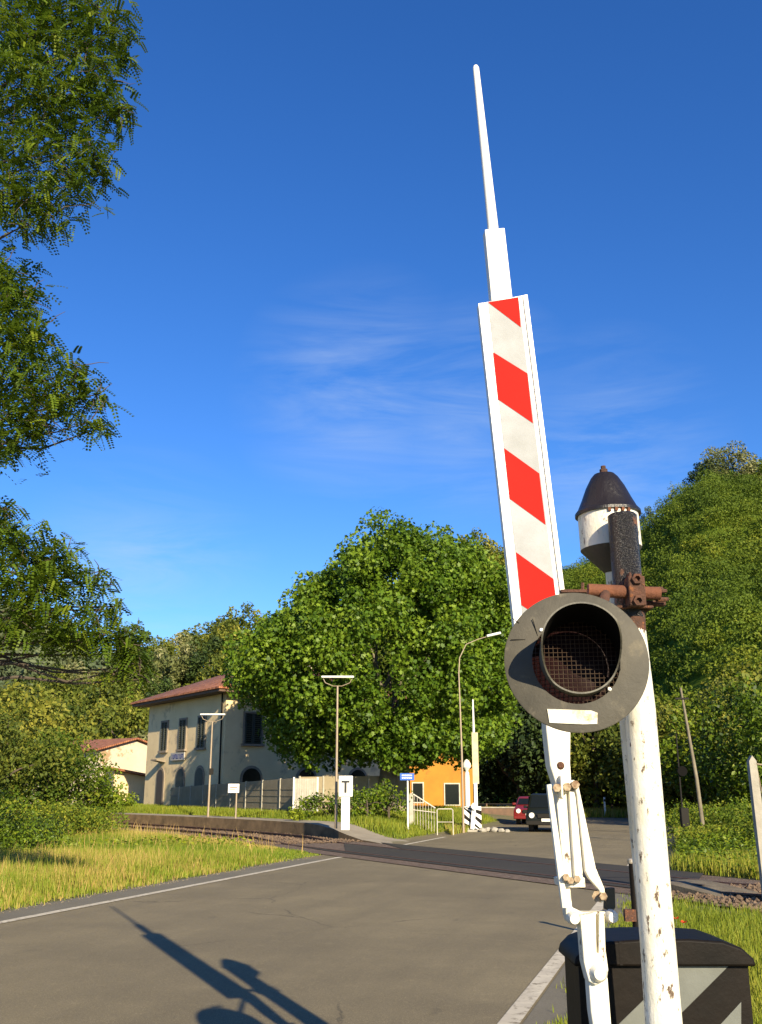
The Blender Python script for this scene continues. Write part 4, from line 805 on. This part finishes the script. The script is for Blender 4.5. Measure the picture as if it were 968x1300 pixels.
# lantern post at the far barrier
q = Vector((gx(594, 42.6), 42.6, 0)); t = thing('far_bell', 'white bell post behind the far striped barrier box', 'signal', q)
zt = at(594, 965, 42.6).z
MB().path([(0, 0, -.1), (0, 0, zt-.7), (0, 0, zt-.5)], [.12, .11, .09], 12).build('post', M['white'], t); MB().lathe([(.001, zt+.04), (.08, zt), (.17, zt-.14), (.17, zt-.3), (.07, zt-.42), (.05, zt-.6)], n=14).build('bell_housing', M['white'], t)
# far barrier
q = Vector((gx(599, 41), 41, 0)); t = thing('far_barrier', 'raised crossing barrier on the far side with a black and white striped box', 'barrier', q)
mb = MB(); wB, hB = .74, .98; mb.box((0, 0, hB/2), (wB, .4, hB), mi=0)
for k in range(-1, 4):
    z0 = .02+k*.36
    P = [(-wB/2+.005, z0+.34), (wB/2-.005, z0-.30), (wB/2-.005, z0-.12), (-wB/2+.005, z0+.52)]
    P = [(x, min(max(z, .01), hB-.01)) for x, z in P]; 
    if abs(P[0][1]-P[3][1])+abs(P[1][1]-P[2][1]) > .05: mb.prism(P, .006, Matrix.Translation((0, -.208, 0)), mi=1)
mb.build('machine_box', [M['cab_black'], M['signwhite']], t)
ztp = at(603, 888, 40.6).z; zp1, zp0 = at(603, 930, 40.6).z, at(603, 995, 40.6).z
MB().path([(.12, -.42, zp1), (.12, -.42, ztp)], [.05, .03], 8).build('boom_tip', M['white_clean'], t)
MB().box((.16, -.42, (zp0+zp1)/2), (.25, .06, zp1-zp0)).build('boom_panel', M['yellow'], t)
mb = MB(); mb.box((.14, -.42, zp0-.45), (.14, .08, .95)); mb.box((.02, -.36, .55), (.16, .1, .9), M=Matrix.Rotation(R_(6), 4, 'Y')); mb.build('boom_arm', M['white_clean'], t, bevel=.01)
MB().lathe([(.001, 0), (.13, .0), (.13, .08), (.001, .08)], Matrix.Translation((.07, -.45, .98)) @ Matrix.Rotation(R_(90), 4, 'X'), 14).build('pivot', M['white_clean'], t)
MB().box((.1, -.1, .03), (1.1, .8, .1)).build('foundation', M['concrete'], t)
rngs = random.Random(5)
for k in range(5):
    mb = MB(); r0 = rngs.uniform(.12, .2); bx, by = gx(612, 40.3)+k*.24, 40.3+rngs.uniform(-.3, .3)
    mb.lathe([(.001, 0), (r0*.9, .02), (r0, r0*.4), (r0*.6, r0*.9), (.001, r0)], n=7); o = mb.build('white_stone', M['concrete']); o.location = (bx, by, 0); o.rotation_euler = (rngs.uniform(-.3, .3), rngs.uniform(-.3, .3), k)
    tag(o, 'pale stone lying at the foot of the far barrier', 'stone', 'pale stones at the far barrier')
# ------------------------------------------------------------------ cars
def car(name, label, pos, rz, body, L_=3.7, W=1.55, H=1.42):
    t = thing(name, label, 'car', pos, rz)                                # front looks along local -y
    prof = [(-L_/2+.02, .28), (-L_/2, .55), (-L_/2+.12, .72), (-L_/2+.85, .88), (-L_/2+1.35, H-.08), (-L_/2+1.6, H), (L_/2-.7, H-.02), (L_/2-.2, .95), (L_/2, .8), (L_/2, .32)]
    secs = []
    for sx in (-1, -.86, -.5, 0, .5, .86, 1):
        secs.append([(sx*W/2*(1-.13*max(0, (z-.85)/(H-.85))), y*(1 if abs(sx) < .9 else .985), z-(.035 if abs(sx) > .9 else 0)*(z > .6)) for y, z in prof])
    V = [p for s_ in secs for p in s_]; k = len(prof); F = [(i*k+j, i*k+(j+1) % k, (i+1)*k+(j+1) % k, (i+1)*k+j) for i in range(6) for j in range(k)]+[tuple(range(k)), tuple(range(6*k, 7*k))[::-1]]
    MB().add(V, F).build('body', body, t, bevel=.03)
    def quad(a, z0, b, z1, y0, y1): return [(-a, y0, z0), (a, y0, z0), (b, y1, z1), (-b, y1, z1)]
    q0, q1 = Vector((0, -L_/2+.85, .88)), Vector((0, -L_/2+1.35, H-.08)); nrm = Vector((0, -.82, .57))*.012
    v = quad(W/2*.86, q0.z+.04, W/2*.78, q1.z-.02, q0.y+.04, q1.y-.02); MB().add([Vector(p)+nrm for p in v]+[Vector(p)+nrm*.2 for p in v], [(0, 1, 2, 3), (7, 6, 5, 4), (0, 4, 5, 1), (1, 5, 6, 2), (2, 6, 7, 3), (3, 7, 4, 0)]).build('windscreen', M['glass'], t)
    for sx in (-1, 1):
        x0 = sx*(W/2-.015); MB().prism([(-L_/2+1.05, .92), (L_/2-.45, .92), (L_/2-.75, H-.12), (-L_/2+1.45, H-.12)], .02, fr(Vector((sx*(W/2-.005)-sx*.09, 0, 0)), Vector((0, 1, 0)), Vector((sx, 0, 0))) if False else fr(Vector((sx*(W/2-.045), 0, 0)), Vector((0, 1, 0)), Vector((sx, 0, 0)))).build('side_window', M['glass'], t)
        MB().lathe([(.001, 0), (.10, .0), (.105, -.05), (.11, -.09)], Matrix.Translation((sx*(W/2-.24), -L_/2-.03, .64)) @ Matrix.Rotation(R_(90), 4, 'X') , 16).build('headlight', M['headlamp'], t)
        MB().box((sx*(W/2+.08), -L_/2+1.15, .95), (.16, .1, .11)).build('mirror', body, t, bevel=.02)
        for y_ in (-L_/2+.65, L_/2-.62):
            Mx = Matrix.Translation((sx*(W/2-.16), y_, .28)) @ Matrix.Rotation(R_(90), 4, 'Y')
            wl = MB().lathe([(.17, -.1), (.27, -.09), (.285, -.05), (.285, .05), (.27, .09), (.17, .1)], Mx, 22).build('wheel', M['tyre'], t); r = MB().lathe([(.001, -.08), (.17, -.07), (.17, .07), (.001, .08)], Mx, 18).build('rim', M['galv'], t); r.parent = wl
    MB().box((0, -L_/2-.02, .62), (W*.42, .05, .16)).build('grille', M['iron'], t, bevel=.01); MB().box((0, -L_/2-.06, .36), (W*.98, .14, .17)).build('bumper', M['iron'] if body != M['carred'] else M['carred'], t, bevel=.03)
    MB().box((.02, -L_/2-.14, .47), (.40, .015, .11)).build('number_plate', M['signwhite'], t); return t
car('small_car', 'small dark car coming towards the crossing with round headlights', (gx(702, 40.6), 41.6, 0), R_(-13), M['car'], 3.5, 1.62, 1.46)
car('red_car', 'red car half hidden behind the small dark car, only its side showing', (gx(677, 50), 50.0, 0), R_(-14), M['carred'], 3.6, 1.55, 1.3)
# low wall and railing beyond the junction
t = thing('roadside_railing', 'long thin railing on posts beyond the junction', 'railing', (0, 0, 0)); dR = 68
for k in range(12): MB().box((5+k*2.1, dR, .36), (.09, .09, .74)).build('post', M['brick'], t)
mb = MB(); mb.tube((4.6, dR, .7), (29, dR, .7), .035, .035, 8); mb.tube((4.6, dR, .4), (29, dR, .4), .025, .025, 8); mb.build('rail', M['iron'], t)
t = thing('low_brick_wall', 'low brown brick wall right of the orange house', 'wall', (gx(618, 60), 60, 0)); MB().box((0, 0, .28), (4.4, .25, .62)).build('brickwork', M['brick'], t); MB().box((0, 0, .61), (4.5, .32, .06)).build('coping', M['concrete'], t)
t = thing('marker_post', 'thin white marker post beyond the junction left of the mast', 'post', (gx(768, 62), 62, 0)); MB().box((0, 0, .58), (.11, .06, 1.2)).build('stake', M['signwhite'], t, bevel=.01); MB().box((0, -.035, 1.0), (.1, .012, .14)).build('band', M['signblack'], t)
# ------------------------------------------------------------------ right bank furniture
q = Vector((5.62, 15.0, 0)); t = thing('concrete_post', 'leaning concrete fence post at the right edge behind the rails', 'post', q)
MB().prism([(-.075, -.3), (.075, -.3), (.055, 2.02), (.0, 2.1), (-.055, 2.02)], .11, Matrix.Rotation(R_(-1.2), 4, 'Y')).build('post', M['concrete'], t)
mb = MB(); mb.path([(.0, 0, 1.98), (.1, .1, 1.97), (.6, .15, 1.98), (2.6, .3, 1.93), (4.6, .4, 2.0)], [.012]*5, 6); mb.path([(.03, .05, 1.9), (.06, .02, 1.5), (.16, .05, 1.0)], [.006]*3, 5); mb.build('wire', M['galv'], t)
q = Vector((gx(866, 31), 31, 0)); t = thing('disc_signal', 'small black round signal on a thin dark post on the right bank', 'signal', q)
MB().path([(0, 0, -.1), (0, 0, 3.3)], [.03, .02], 8).build('post', M['iron'], t); zc = at(869, 979, 31).z
MB().lathe([(.001, .03), (.15, .03), (.155, 0), (.001, -.02)], Matrix.Translation((.08, -.06, zc)) @ Matrix.Rotation(R_(90), 4, 'X'), 20).build('disc', M['black'], t); MB().box((.05, 0, .8), (.24, .2, .55)).build('control_box', M['iron'], t, bevel=.02)
q = Vector((gx(884, 36), 36, 0)); t = thing('utility_pole', 'grey leaning pole among the trees of the right bank', 'pole', q); zt = at(876, 873, 36).z
MB().path([(.2, 0, -.2), (0.1, 0, 2), (-.2, 0, zt)], [.08, .065, .04], 10).build('pole', M['bark_plane'], t); MB().box((-.2, -.04, zt-.4), (.5, .06, .06)).build('cross_bar', M['iron'], t)
# black post with a white cap near the mast
q = Vector((2.76, 11.3, 0)); t = thing('capped_post', 'short black post with white cap just left of the white mast', 'post', q)
MB().path([(0, 0, -.1), (0, 0, .83)], [.04, .04], 12).build('post', M['cab_black'], t); MB().lathe([(.001, .88), (.045, .87), (.052, .84), (.046, .825), (.001, .825)], n=14).build('cap', M['bolt'], t)
MB().box((-.07, -.03, .3), (.12, .08, .12)).build('bracket', M['rust'], t)
# ramp board beside the rails
q = tp(12.1, 12.75, 0); t = thing('ramp_board', 'weathered wedge shaped board at the end of the crossing surface', 'board', q); a = math.atan2(-TT.y, -TT.x)
mb = MB(); mb.prism([(-.75, .02), (.85, .02), (.70, .07), (-.3, .17), (-.75, .15)], .95, Matrix.Rotation(a, 4, 'Z') @ Matrix.Translation((0, -.75, 0))); mb.build('board', M['weathered_board'], t, bevel=.01)
mb = MB(); mb.prism([(-.68, .155), (.1, .14), (.1, .150), (-.68, .165)], .12, Matrix.Rotation(a, 4, 'Z') @ Matrix.Translation((0, -.4, .0))); mb.build('batten', M['sleeper'], t)
# poppies
rngs = random.Random(9)
def poppy(x, y, h):
    t = thing('poppy', 'red poppy flowering in the verge grass', 'flower', (x, y, 0), rngs.random()*6, 'poppies in the verge'); MB().path([(0, 0, 0), (.01, 0, h*.6), (0, .01, h)], [.003]*3, 5).build('stem', M['shutter'], t)
    mb = MB()
    for k in range(4):
        a = k*math.pi/2; c, s = math.cos(a), math.sin(a); P = [(0, 0, h), (.03*c-.02*s, .03*s+.02*c, h+.012), (.042*c, .042*s, h+.03), (.03*c+.02*s, .03*s-.02*c, h+.012)]; mb.add(P, [(0, 1, 2, 3)])
    mb.build('petals', M['poppy'], t)
for px, py in ((922, 1222), (926, 1228), (842, 1170), (858, 1167), (868, 1172), (835, 1164)):
    r = ray(px, py); k = (.16-EYE)/r.z; poppy(r.x*k, r.y*k, .16)
# ------------------------------------------------------------------ the near barrier
BN = Vector((.12, -.993, 0)).normalized(); BR = Vector((-BN.y, BN.x, 0)); BO = Vector((.84, 4.10, 0))
def bp(px, py, off=0):                                # point of the boom plane (off metres in front of it)
    r = ray(px, py); e = Vector((0, 0, EYE)); o = BO+BN*off; k = (o-e).dot(BN)/r.dot(BN); return e+r*k-BO
t = thing('crossing_barrier', 'raised level crossing barrier with red and white striped boom next to the white mast', 'barrier', BO); BAR = t
def bpr(mb, poly, off, th, mi=0):
    P = [bp(x, y, off) for x, y in poly]; n_ = len(P); Q = [p-BN*th for p in P]
    return mb.add(P+Q, [tuple(range(n_)), tuple(range(2*n_-1, n_-1, -1))]+[(k, (k+1) % n_, n_+(k+1) % n_, n_+k)[::-1] for k in range(n_)], mi)
def bquad(mb, poly, off, mi): P = [bp(x, y, off) for x, y in poly]; return mb.add(P, [tuple(range(len(P)))], mi)
# boom panel: white channel frame with reflective field
boom = bpr(MB(), [(608, 385), (669.5, 373.5), (729, 846), (659.5, 846)], .05, .045)
def L_in(y): return 620+(y-383.5)*(662.5-620)/(772-383.5)
def R_in(y): return 658.5+(y-377)*(703.5-658.5)/(735-377)
yb = 842
mb = MB(); bpr(mb, [(L_in(384), 384), (R_in(377), 377), (R_in(yb), yb), (L_in(yb), yb)], .053, .0025, 0)
for pl in ([(620, 383.5), (658.5, 377), (661.5, 415)], [(626.5, 447), (670, 474), (677, 537), (633, 507)], [(640.5, 569), (685, 601), (693, 666), (647.5, 633)], [(655.5, 701), (703, 735), (711, 800), (662.5, 768)]): 
    bpr(mb, pl, .0555, .002, 1)
boom_o = boom.build('boom_panel', M['white_clean'], t, bevel=.004); sf = mb.build('reflective_field', [M['reflective'], M['red']], t); sf.parent = boom_o
mb = MB(); bpr(mb, [(607.5, 385), (613.5, 384), (665, 846), (659, 846)], .062, .012); bpr(mb, [(664.5, 374.5), (670, 373.5), (729.5, 846), (723.5, 846)], .062, .012)
fl = mb.build('edge_flange', M['white_clean'], t, bevel=.002); fl.parent = boom_o
# middle box section and telescopic tip
bpr(MB(), [(616, 291), (641, 289), (651, 378), (624.5, 382)], .045, .05).build('boom_section', M['white_clean'], t, bevel=.004)
MB().path([bp(626, 300, .02), bp(626, 289, .02), bp(604.5, 87, .02), bp(604, 84, .02)], [.026, .026, .0158, .011], 16).build('boom_tip', M['white_clean'], t)
# screws down the boom
mb = MB()
for x, y in ((706, 940), ):
    pass
# lower arm of the boom
bpr(MB(), [(692, 835), (726, 835), (724.5, 968), (726.5, 1000), (709, 1004), (699, 972), (694, 925)], .05, .075).build('boom_arm', M['white'], t, bevel=.006)
o = MB().lathe([(.001, .012), (.010, .010), (.016, 0)], Matrix.Translation(bp(712, 972, .052)) @ Matrix.Rotation(R_(90), 4, 'X'), 12).build('rusty_bolt', M['rust'], t)
# hinge bracket
mb = MB(); bpr(mb, [(703, 996), (730, 990), (731, 1005), (704, 1009)], .035, .11); bpr(mb, [(712, 984), (715, 985), (716, 1015), (713, 1012)], .085, .05)
mb.build('upper_bracket', M['white'], t, bevel=.004)
for x, y in ((707.5, 1000), (720.5, 999), (731, 996)): MB().tube(bp(x, y, .045), bp(x, y, .085), .017, .017, 6).build('bracket_nut', M['nut'], t)
# twin channel arm
bpr(MB(), [(723, 1004), (731, 1003), (742, 1126), (731, 1126)], .055, .03).build('twin_beam', M['white'], t, bevel=.004)
bpr(MB(), [(706, 1006), (721, 1006), (731.5, 1124), (717, 1122)], .03, .05).build('twin_beam', M['white_worn'], t, bevel=.004)
mb = MB(); bpr(mb, [(714, 1116), (743, 1114), (744, 1127), (716, 1127)], .065, .12); mb.build('lower_bracket', M['white_worn'], t, bevel=.004)
for x, y in ((719, 1114), (725, 1118), (733, 1116)): MB().tube(bp(x, y, .06), bp(x, y, .10), .015, .013, 6).build('bracket_nut', M['nut'], t)
# side rods
MB().path([bp(697, 996, .06), bp(700, 1020, .06), bp(712, 1110, .06), bp(717, 1152, .06)], [.011, .012, .015, .013], 8).build('tension_rod', M['white'], t)
bpr(MB(), [(729, 995), (734.5, 995), (757, 1102), (750, 1108), (744, 1108), (733, 1010)], .07, .035).build('pull_rod', M['white'], t, bevel=.004)
mb = MB(); bpr(mb, [(744, 1106), (757, 1102), (768, 1128), (769.5, 1142), (764, 1147), (761, 1130), (748, 1115)], .085, .03); mb.build('pull_rod_end', M['white_worn'], t, bevel=.004)
MB().tube(bp(766, 1138, .06), bp(766, 1138, .12), .018, .014, 6).build('rod_nut', M['nut'], t); MB().tube(bp(759, 1138, .0), bp(759, 1138, .08), .022, .022, 6).build('rod_nut', M['nut'], t)
# yoke
mb = MB(); bpr(mb, [(718.5, 1128), (724.5, 1127), (727, 1152), (740, 1158), (778, 1157), (781, 1170), (722, 1171), (719, 1160)], .05, .05); mb.build('yoke', M['white_worn'], t, bevel=.004)
mb = MB(); bpr(mb, [(770, 1128), (781, 1127), (782, 1152), (778, 1158), (769, 1154)], .0, .03); mb.build('stop_plate', M['disc'], t, bevel=.003)
for x, y in ((727, 1165), (775.5, 1163)): MB().lathe([(.001, .05), (.018, .048), (.024, .03), (.026, 0)], fr(bp(x, y, .05), BR, Vector((0, 0, 1))) @ Matrix.Rotation(0, 4, 'X') if False else Matrix.Translation(bp(x, y, .05)) @ Matrix.Rotation(R_(90), 4, 'X'), 14).build('pivot_bolt', M['white'], t)
# lower arm with knuckle
bpr(MB(), [(737, 1162), (757, 1159), (758, 1210), (761, 1212), (761, 1160), (768, 1162), (769.5, 1205), (773, 1232), (768, 1246), (757, 1251), (748, 1246), (742, 1222)], .085, .06).build('crank_arm', M['white_worn'], t, bevel=.006)
bpr(MB(), [(748, 1244), (772, 1240), (779, 1330), (790, 1420), (768, 1420), (758, 1330), (751, 1285)], .06, .055).build('drive_arm', M['white'], t, bevel=.006)
MB().lathe([(.001, .05), (.022, .045), (.034, .02), (.036, 0)], Matrix.Translation(bp(759, 1234, .075)) @ Matrix.Rotation(R_(90), 4, 'X'), 16).build('knuckle', M['white'], t)
# striped machine cabinet behind mast and arm
CB = Vector((1.165, 4.36, 0))-BO; rz = math.atan2(.02, 1); cw, chh, cd = .70, .905, .32
mb = MB(); mb.box(CB+Vector((0, cd/2, chh/2-.05)), (cw, cd, chh+.1)); 
def stripe(x0a, x1a, x0b, x1b, z0, z1): mb.prism([(CB.x+x0b, z0), (CB.x+x1b, z0), (CB.x+x1a, z1), (CB.x+x0a, z1)], .004, Matrix.Translation((0, CB.y-.0045, 0)), 1)
stripe(.0, .262, -.61+.262, -.347+.26, .18, .868) if False else None
def cpx(px, py): r = ray(px, py); k = 4.355/r.y; return (r.x*k-BO.x, EYE+r.z*k)
def cpoly_(P): mb.prism([cpx(*p) for p in P], .004, Matrix.Translation((0, 4.355-BO.y, 0)), 1)
cpoly_([(866, 1222), (930, 1222), (800, 1352), (745, 1352), (745, 1340)])
cpoly_([(941.5, 1272), (941.5, 1345), (932, 1352), (868, 1352)])
cpoly_([(734, 1222), (790, 1222), (727, 1285), (727, 1229)]) if False else None
cab = mb.build('machine_cabinet', [M['cab_black'], M['cab_white']], t, bevel=.004)
mb = MB()                                              # bread-bin lid
lw = .375; pr = [(-lw, .0), (-lw+.012, .035), (-lw+.05, .070), (-lw+.115, .092), (-.1, .102), (.1, .104), (lw-.13, .095), (lw-.055, .070), (lw-.01, .03), (lw, 0)]
mb.prism([(CB.x+x, chh+z) for x, z in pr], cd+.07, Matrix.Translation((0, CB.y-.035, 0))); o = mb.build('lid', M['cab_black'], t, bevel=.01); o.parent = cab
mb = MB(); 
for k in range(3): mb.box(CB+Vector((-.18+k*.11, -.03, chh+.05)), (.012, .012, .09))
for z_ in (.62,): mb.box(CB+Vector((0, -.004, z_)), (cw+.004, .008, .012))
o = mb.build('seam', M['cab_black'], t); o.parent = cab
MB().box(CB+Vector((0, cd/2, .02)), (.95, .75, .12)).build('foundation', M['concrete'], t, bevel=.01)
# ------------------------------------------------------------------ crossing bell (stands behind the mast)
bt = at(777.5, 600, 4.06); lean = R_(-1.6)
t = thing('crossing_bell', 'white bell housing with rusty black conical roof on a thin pole behind the mast', 'bell', (bt.x+.045, 4.06, 0)); Lm = Matrix.Rotation(lean, 4, 'Y')
zr = at(777, 650, 4.06).z; zb = at(777, 697, 4.06).z; zf = at(778, 724, 4.06).z
MB().lathe([(.001, zr+.175), (.045, zr+.172), (.06, zr+.155), (.085, zr+.11), (.108, zr+.055), (.128, zr+.012), (.141, zr-.004), (.141, zr-.016), (.128, zr-.016)], Lm, 40).build('roof', M['roof_metal'], t)
MB().lathe([(.001, zr+.215), (.011, zr+.212), (.011, zr+.198), (.018, zr+.196), (.018, zr+.17), (.001, zr+.17)], Lm, 8).build('finial', M['rust'], t)
MB().lathe([(.129, zr-.002), (.130, zb)], Lm, 40).build('drum', M['white_worn'], t)
MB().lathe([(.130, zb), (.128, zb-.004), (.046, zf), (.036, zf-.01)], Lm, 36).build('funnel', M['disc'], t)
MB().tube(Lm @ Vector((0, 0, 0)), Lm @ Vector((0, 0, zf)), .034, .034, 16).build('pole', M['white_worn'], t)
for k in range(4):
    a = R_(-100+k*12); p = Lm @ Vector((.131*math.cos(a), .131*math.sin(a), zr-.022)); MB().box(p, (.018, .012, .018), a).build('rust_tab', M['orange_rust'], t)
# ------------------------------------------------------------------ warning light mast
mpos = Vector((1.045, 3.86, 0)); t = thing('signal_mast', 'white mast with a round grey warning light and rusty clamp on its black sleeve', 'signal', mpos)
def mp_(px, py): r = ray(px, py); k = 3.86/r.y; return Vector((r.x*k-mpos.x, 0, EYE+r.z*k))
m0 = mp_(843, 1300); m1 = mp_(813, 900); m2 = mp_(802, 800); d = (m1-m0).normalized(); base_ = m0-d*(m0.z+.1)/d.z
MB().path([base_, m0, m1, m2], [.066, .0655, .0585, .056], 40).build('pole', M['white_worn'], t)
MB().path([m2-d*.02, mp_(801, 776)], [.056, .056], 32).build('rusty_neck', M['rust'], t)
MB().path([mp_(800.5, 785), mp_(790, 655), mp_(789.8, 653)], [.058, .0595, .052], 40).build('sleeve', M['black_rust'], t)
# crossarm and clamp
c0 = mp_(800, 757); mb = MB(); mb.tube(c0+Vector((-.185, -.075, .010)), c0+Vector((.10, -.075, -.004)), .026, .026, 18); mb.build('crossarm', M['orange_rust'], t)
mb = MB(); mb.box(c0+Vector((0, -.055, 0)), (.066, .13, .12)); mb.box(c0+Vector((.03, .0, .028)), (.21, .035, .018)); mb.box(c0+Vector((.04, 0, -.03)), (.20, .035, .022)); mb.box(c0+Vector((0.0, -.01, -.055)), (.15, .12, .012)); mb.box(c0+Vector((-.022, -.09, .05)), (.012, .05, .05))
mb.build('clamp', M['rust'], t, bevel=.006)
for dx, dz in ((0, .045), (.0, -.042)): mb = MB(); p = c0+Vector((dx, -.12, dz)); mb.lathe([(.008, -.004), (.012, .016), (.022, .014), (.024, 0), (.024, -.01)], Matrix.Translation(p) @ Matrix.Rotation(R_(90), 4, 'X'), 6); mb.build('clamp_bolt', M['rust'], t)
for dx, dz in ((.115, .012), (.12, -.022)): MB().tube(c0+Vector((dx-.03, -.05, dz)), c0+Vector((dx+.02, -.05, dz)), .011, .008, 8).build('clamp_bolt', M['rust'], t)
# the round backboard with visor and mesh
r = ray(731.5, 839); k = 3.3/r.y; dc = Vector((r.x*k, 3.3, EYE+r.z*k))-mpos
Nd = Vector((-.12, -.985, .12)).normalized(); Xd = Vector((0, 0, 1)).cross(Nd).normalized(); Zd = Nd.cross(Xd).normalized()
DM = Matrix.Identity(4)
for i, e_ in enumerate((Xd, Zd, Nd)):                    # local x right, y up, z towards the viewer
    for j in range(3): DM[j][i] = e_[j]
DM = DM @ Matrix.Scale(.902, 4); DM.translation = dc
RB, RHo = .268, .163
MB().lathe([(RHo, -.004), (RHo, .004), (RB-.004, .004), (RB, .002), (RB, -.006), (RB-.004, -.008), (RHo, -.008)], DM, 96).build('backboard', M['disc'], t)
MB().lathe([(RHo+.012, -.008), (RHo+.012, -.16), (.10, -.22), (.001, -.225)], DM, 48).build('lamp_housing', M['black'], t)
MB().lathe([(.001, -.05), (.10, -.058), (.155, -.075), (.168, -.08)], DM, 48).build('lens', M['lens'], t)
# wire mesh over the opening
mb = MB(); g = .0165; kk = int(RHo/g)
for i in range(-kk, kk+1):
    a = i*g; h = math.sqrt(max(0, RHo**2-a*a)); 
    mb.path([DM @ Vector((a, -h, -.004)), DM @ Vector((a, h, -.004))], [.001]*2, 5, caps=False); mb.path([DM @ Vector((-h, a, -.002)), DM @ Vector((h, a, -.002))], [.001]*2, 5, caps=False)
o = mb.build('wire_mesh', M['wire'], t)
# visor: open tube, long above and short below
n_ = 64; RV = .146; V = []; vo = Vector((.010, .010))
for rr_, zz in ((RV, 0), (RV, 1), (RV-.006, 1), (RV-.006, 0)):
    for k in range(n_):
        a = 2*math.pi*k/n_; up_ = math.sin(a-.15); Lv = .05+.19*sm01((up_+.7)/1.15)
        V.append(DM @ Vector((vo.x+rr_*math.cos(a), vo.y+rr_*math.sin(a), .002+Lv*zz)))
F = [(i*n_+k, i*n_+(k+1) % n_, ((i+1) % 4)*n_+(k+1) % n_, ((i+1) % 4)*n_+k) for i in range(4) for k in range(n_)]
mb = MB().add(V, F, 0, True)
for i in range(len(F)): mb.m[i] = 1 if 2*n_ <= i < 3*n_ else 0
mb.build('visor', [M['hood_out'], M['hood_in']], t)
def dp(px, py, z=.006):
    r = ray(px, py); e_ = Vector((0, 0, EYE))-mpos; o_ = dc+Nd*z; k = (o_-e_).dot(Nd)/r.dot(Nd); return e_+r*k
P = [dp(x, y, .008) for x, y in ((695, 900), (751, 902), (759, 905), (758.5, 919), (740, 919.5), (698, 917.5))]; Q = [p-Nd*.003 for p in P]; k = len(P)
MB().add(P+Q, [tuple(range(k)), tuple(range(2*k-1, k-1, -1))]+[(i, (i+1) % k, k+(i+1) % k, k+i) for i in range(k)]).build('label_plate', M['label'], t)
for x, y in ((687.5, 800), (774, 875)): MB().lathe([(.001, .008), (.006, .007), (.0085, 0)], Matrix.Translation(dp(x, y, .004)) @ DM.to_3x3().to_4x4(), 12).build('screw', M['white_clean'], t)
mb = MB(); mb.box(dp(782, 848, .008), (.03, .006, .016)); mb.box(dp(680, 798, .006), (.002, .003, .07), M=Matrix.Rotation(R_(-14), 4, 'Y')); mb.box(dp(655, 788, .006), (.03, .003, .002), M=Matrix.Rotation(R_(38), 4, 'Y')); mb.box(dp(658, 812, .006), (.05, .003, .0015))
mb.build('seam_line', M['black'], t)
mb = MB(); mb.box(dp(728, 751, -.02), (.09, .03, .010)); mb.path([dp(740, 750, -.03), dp(740, 740, -.03)], [.006]*2, 6); mb.build('mounting_strap', M['rust'], t)
mb = MB(); mb.path([DM @ Vector((0.10, .13, -.1)), c0+Vector((-.12, -.09, -.01)), c0+Vector((-.12, -.06, .005))], [.02, .02, .02], 10); mb.build('mounting_arm', M['rust'], t)
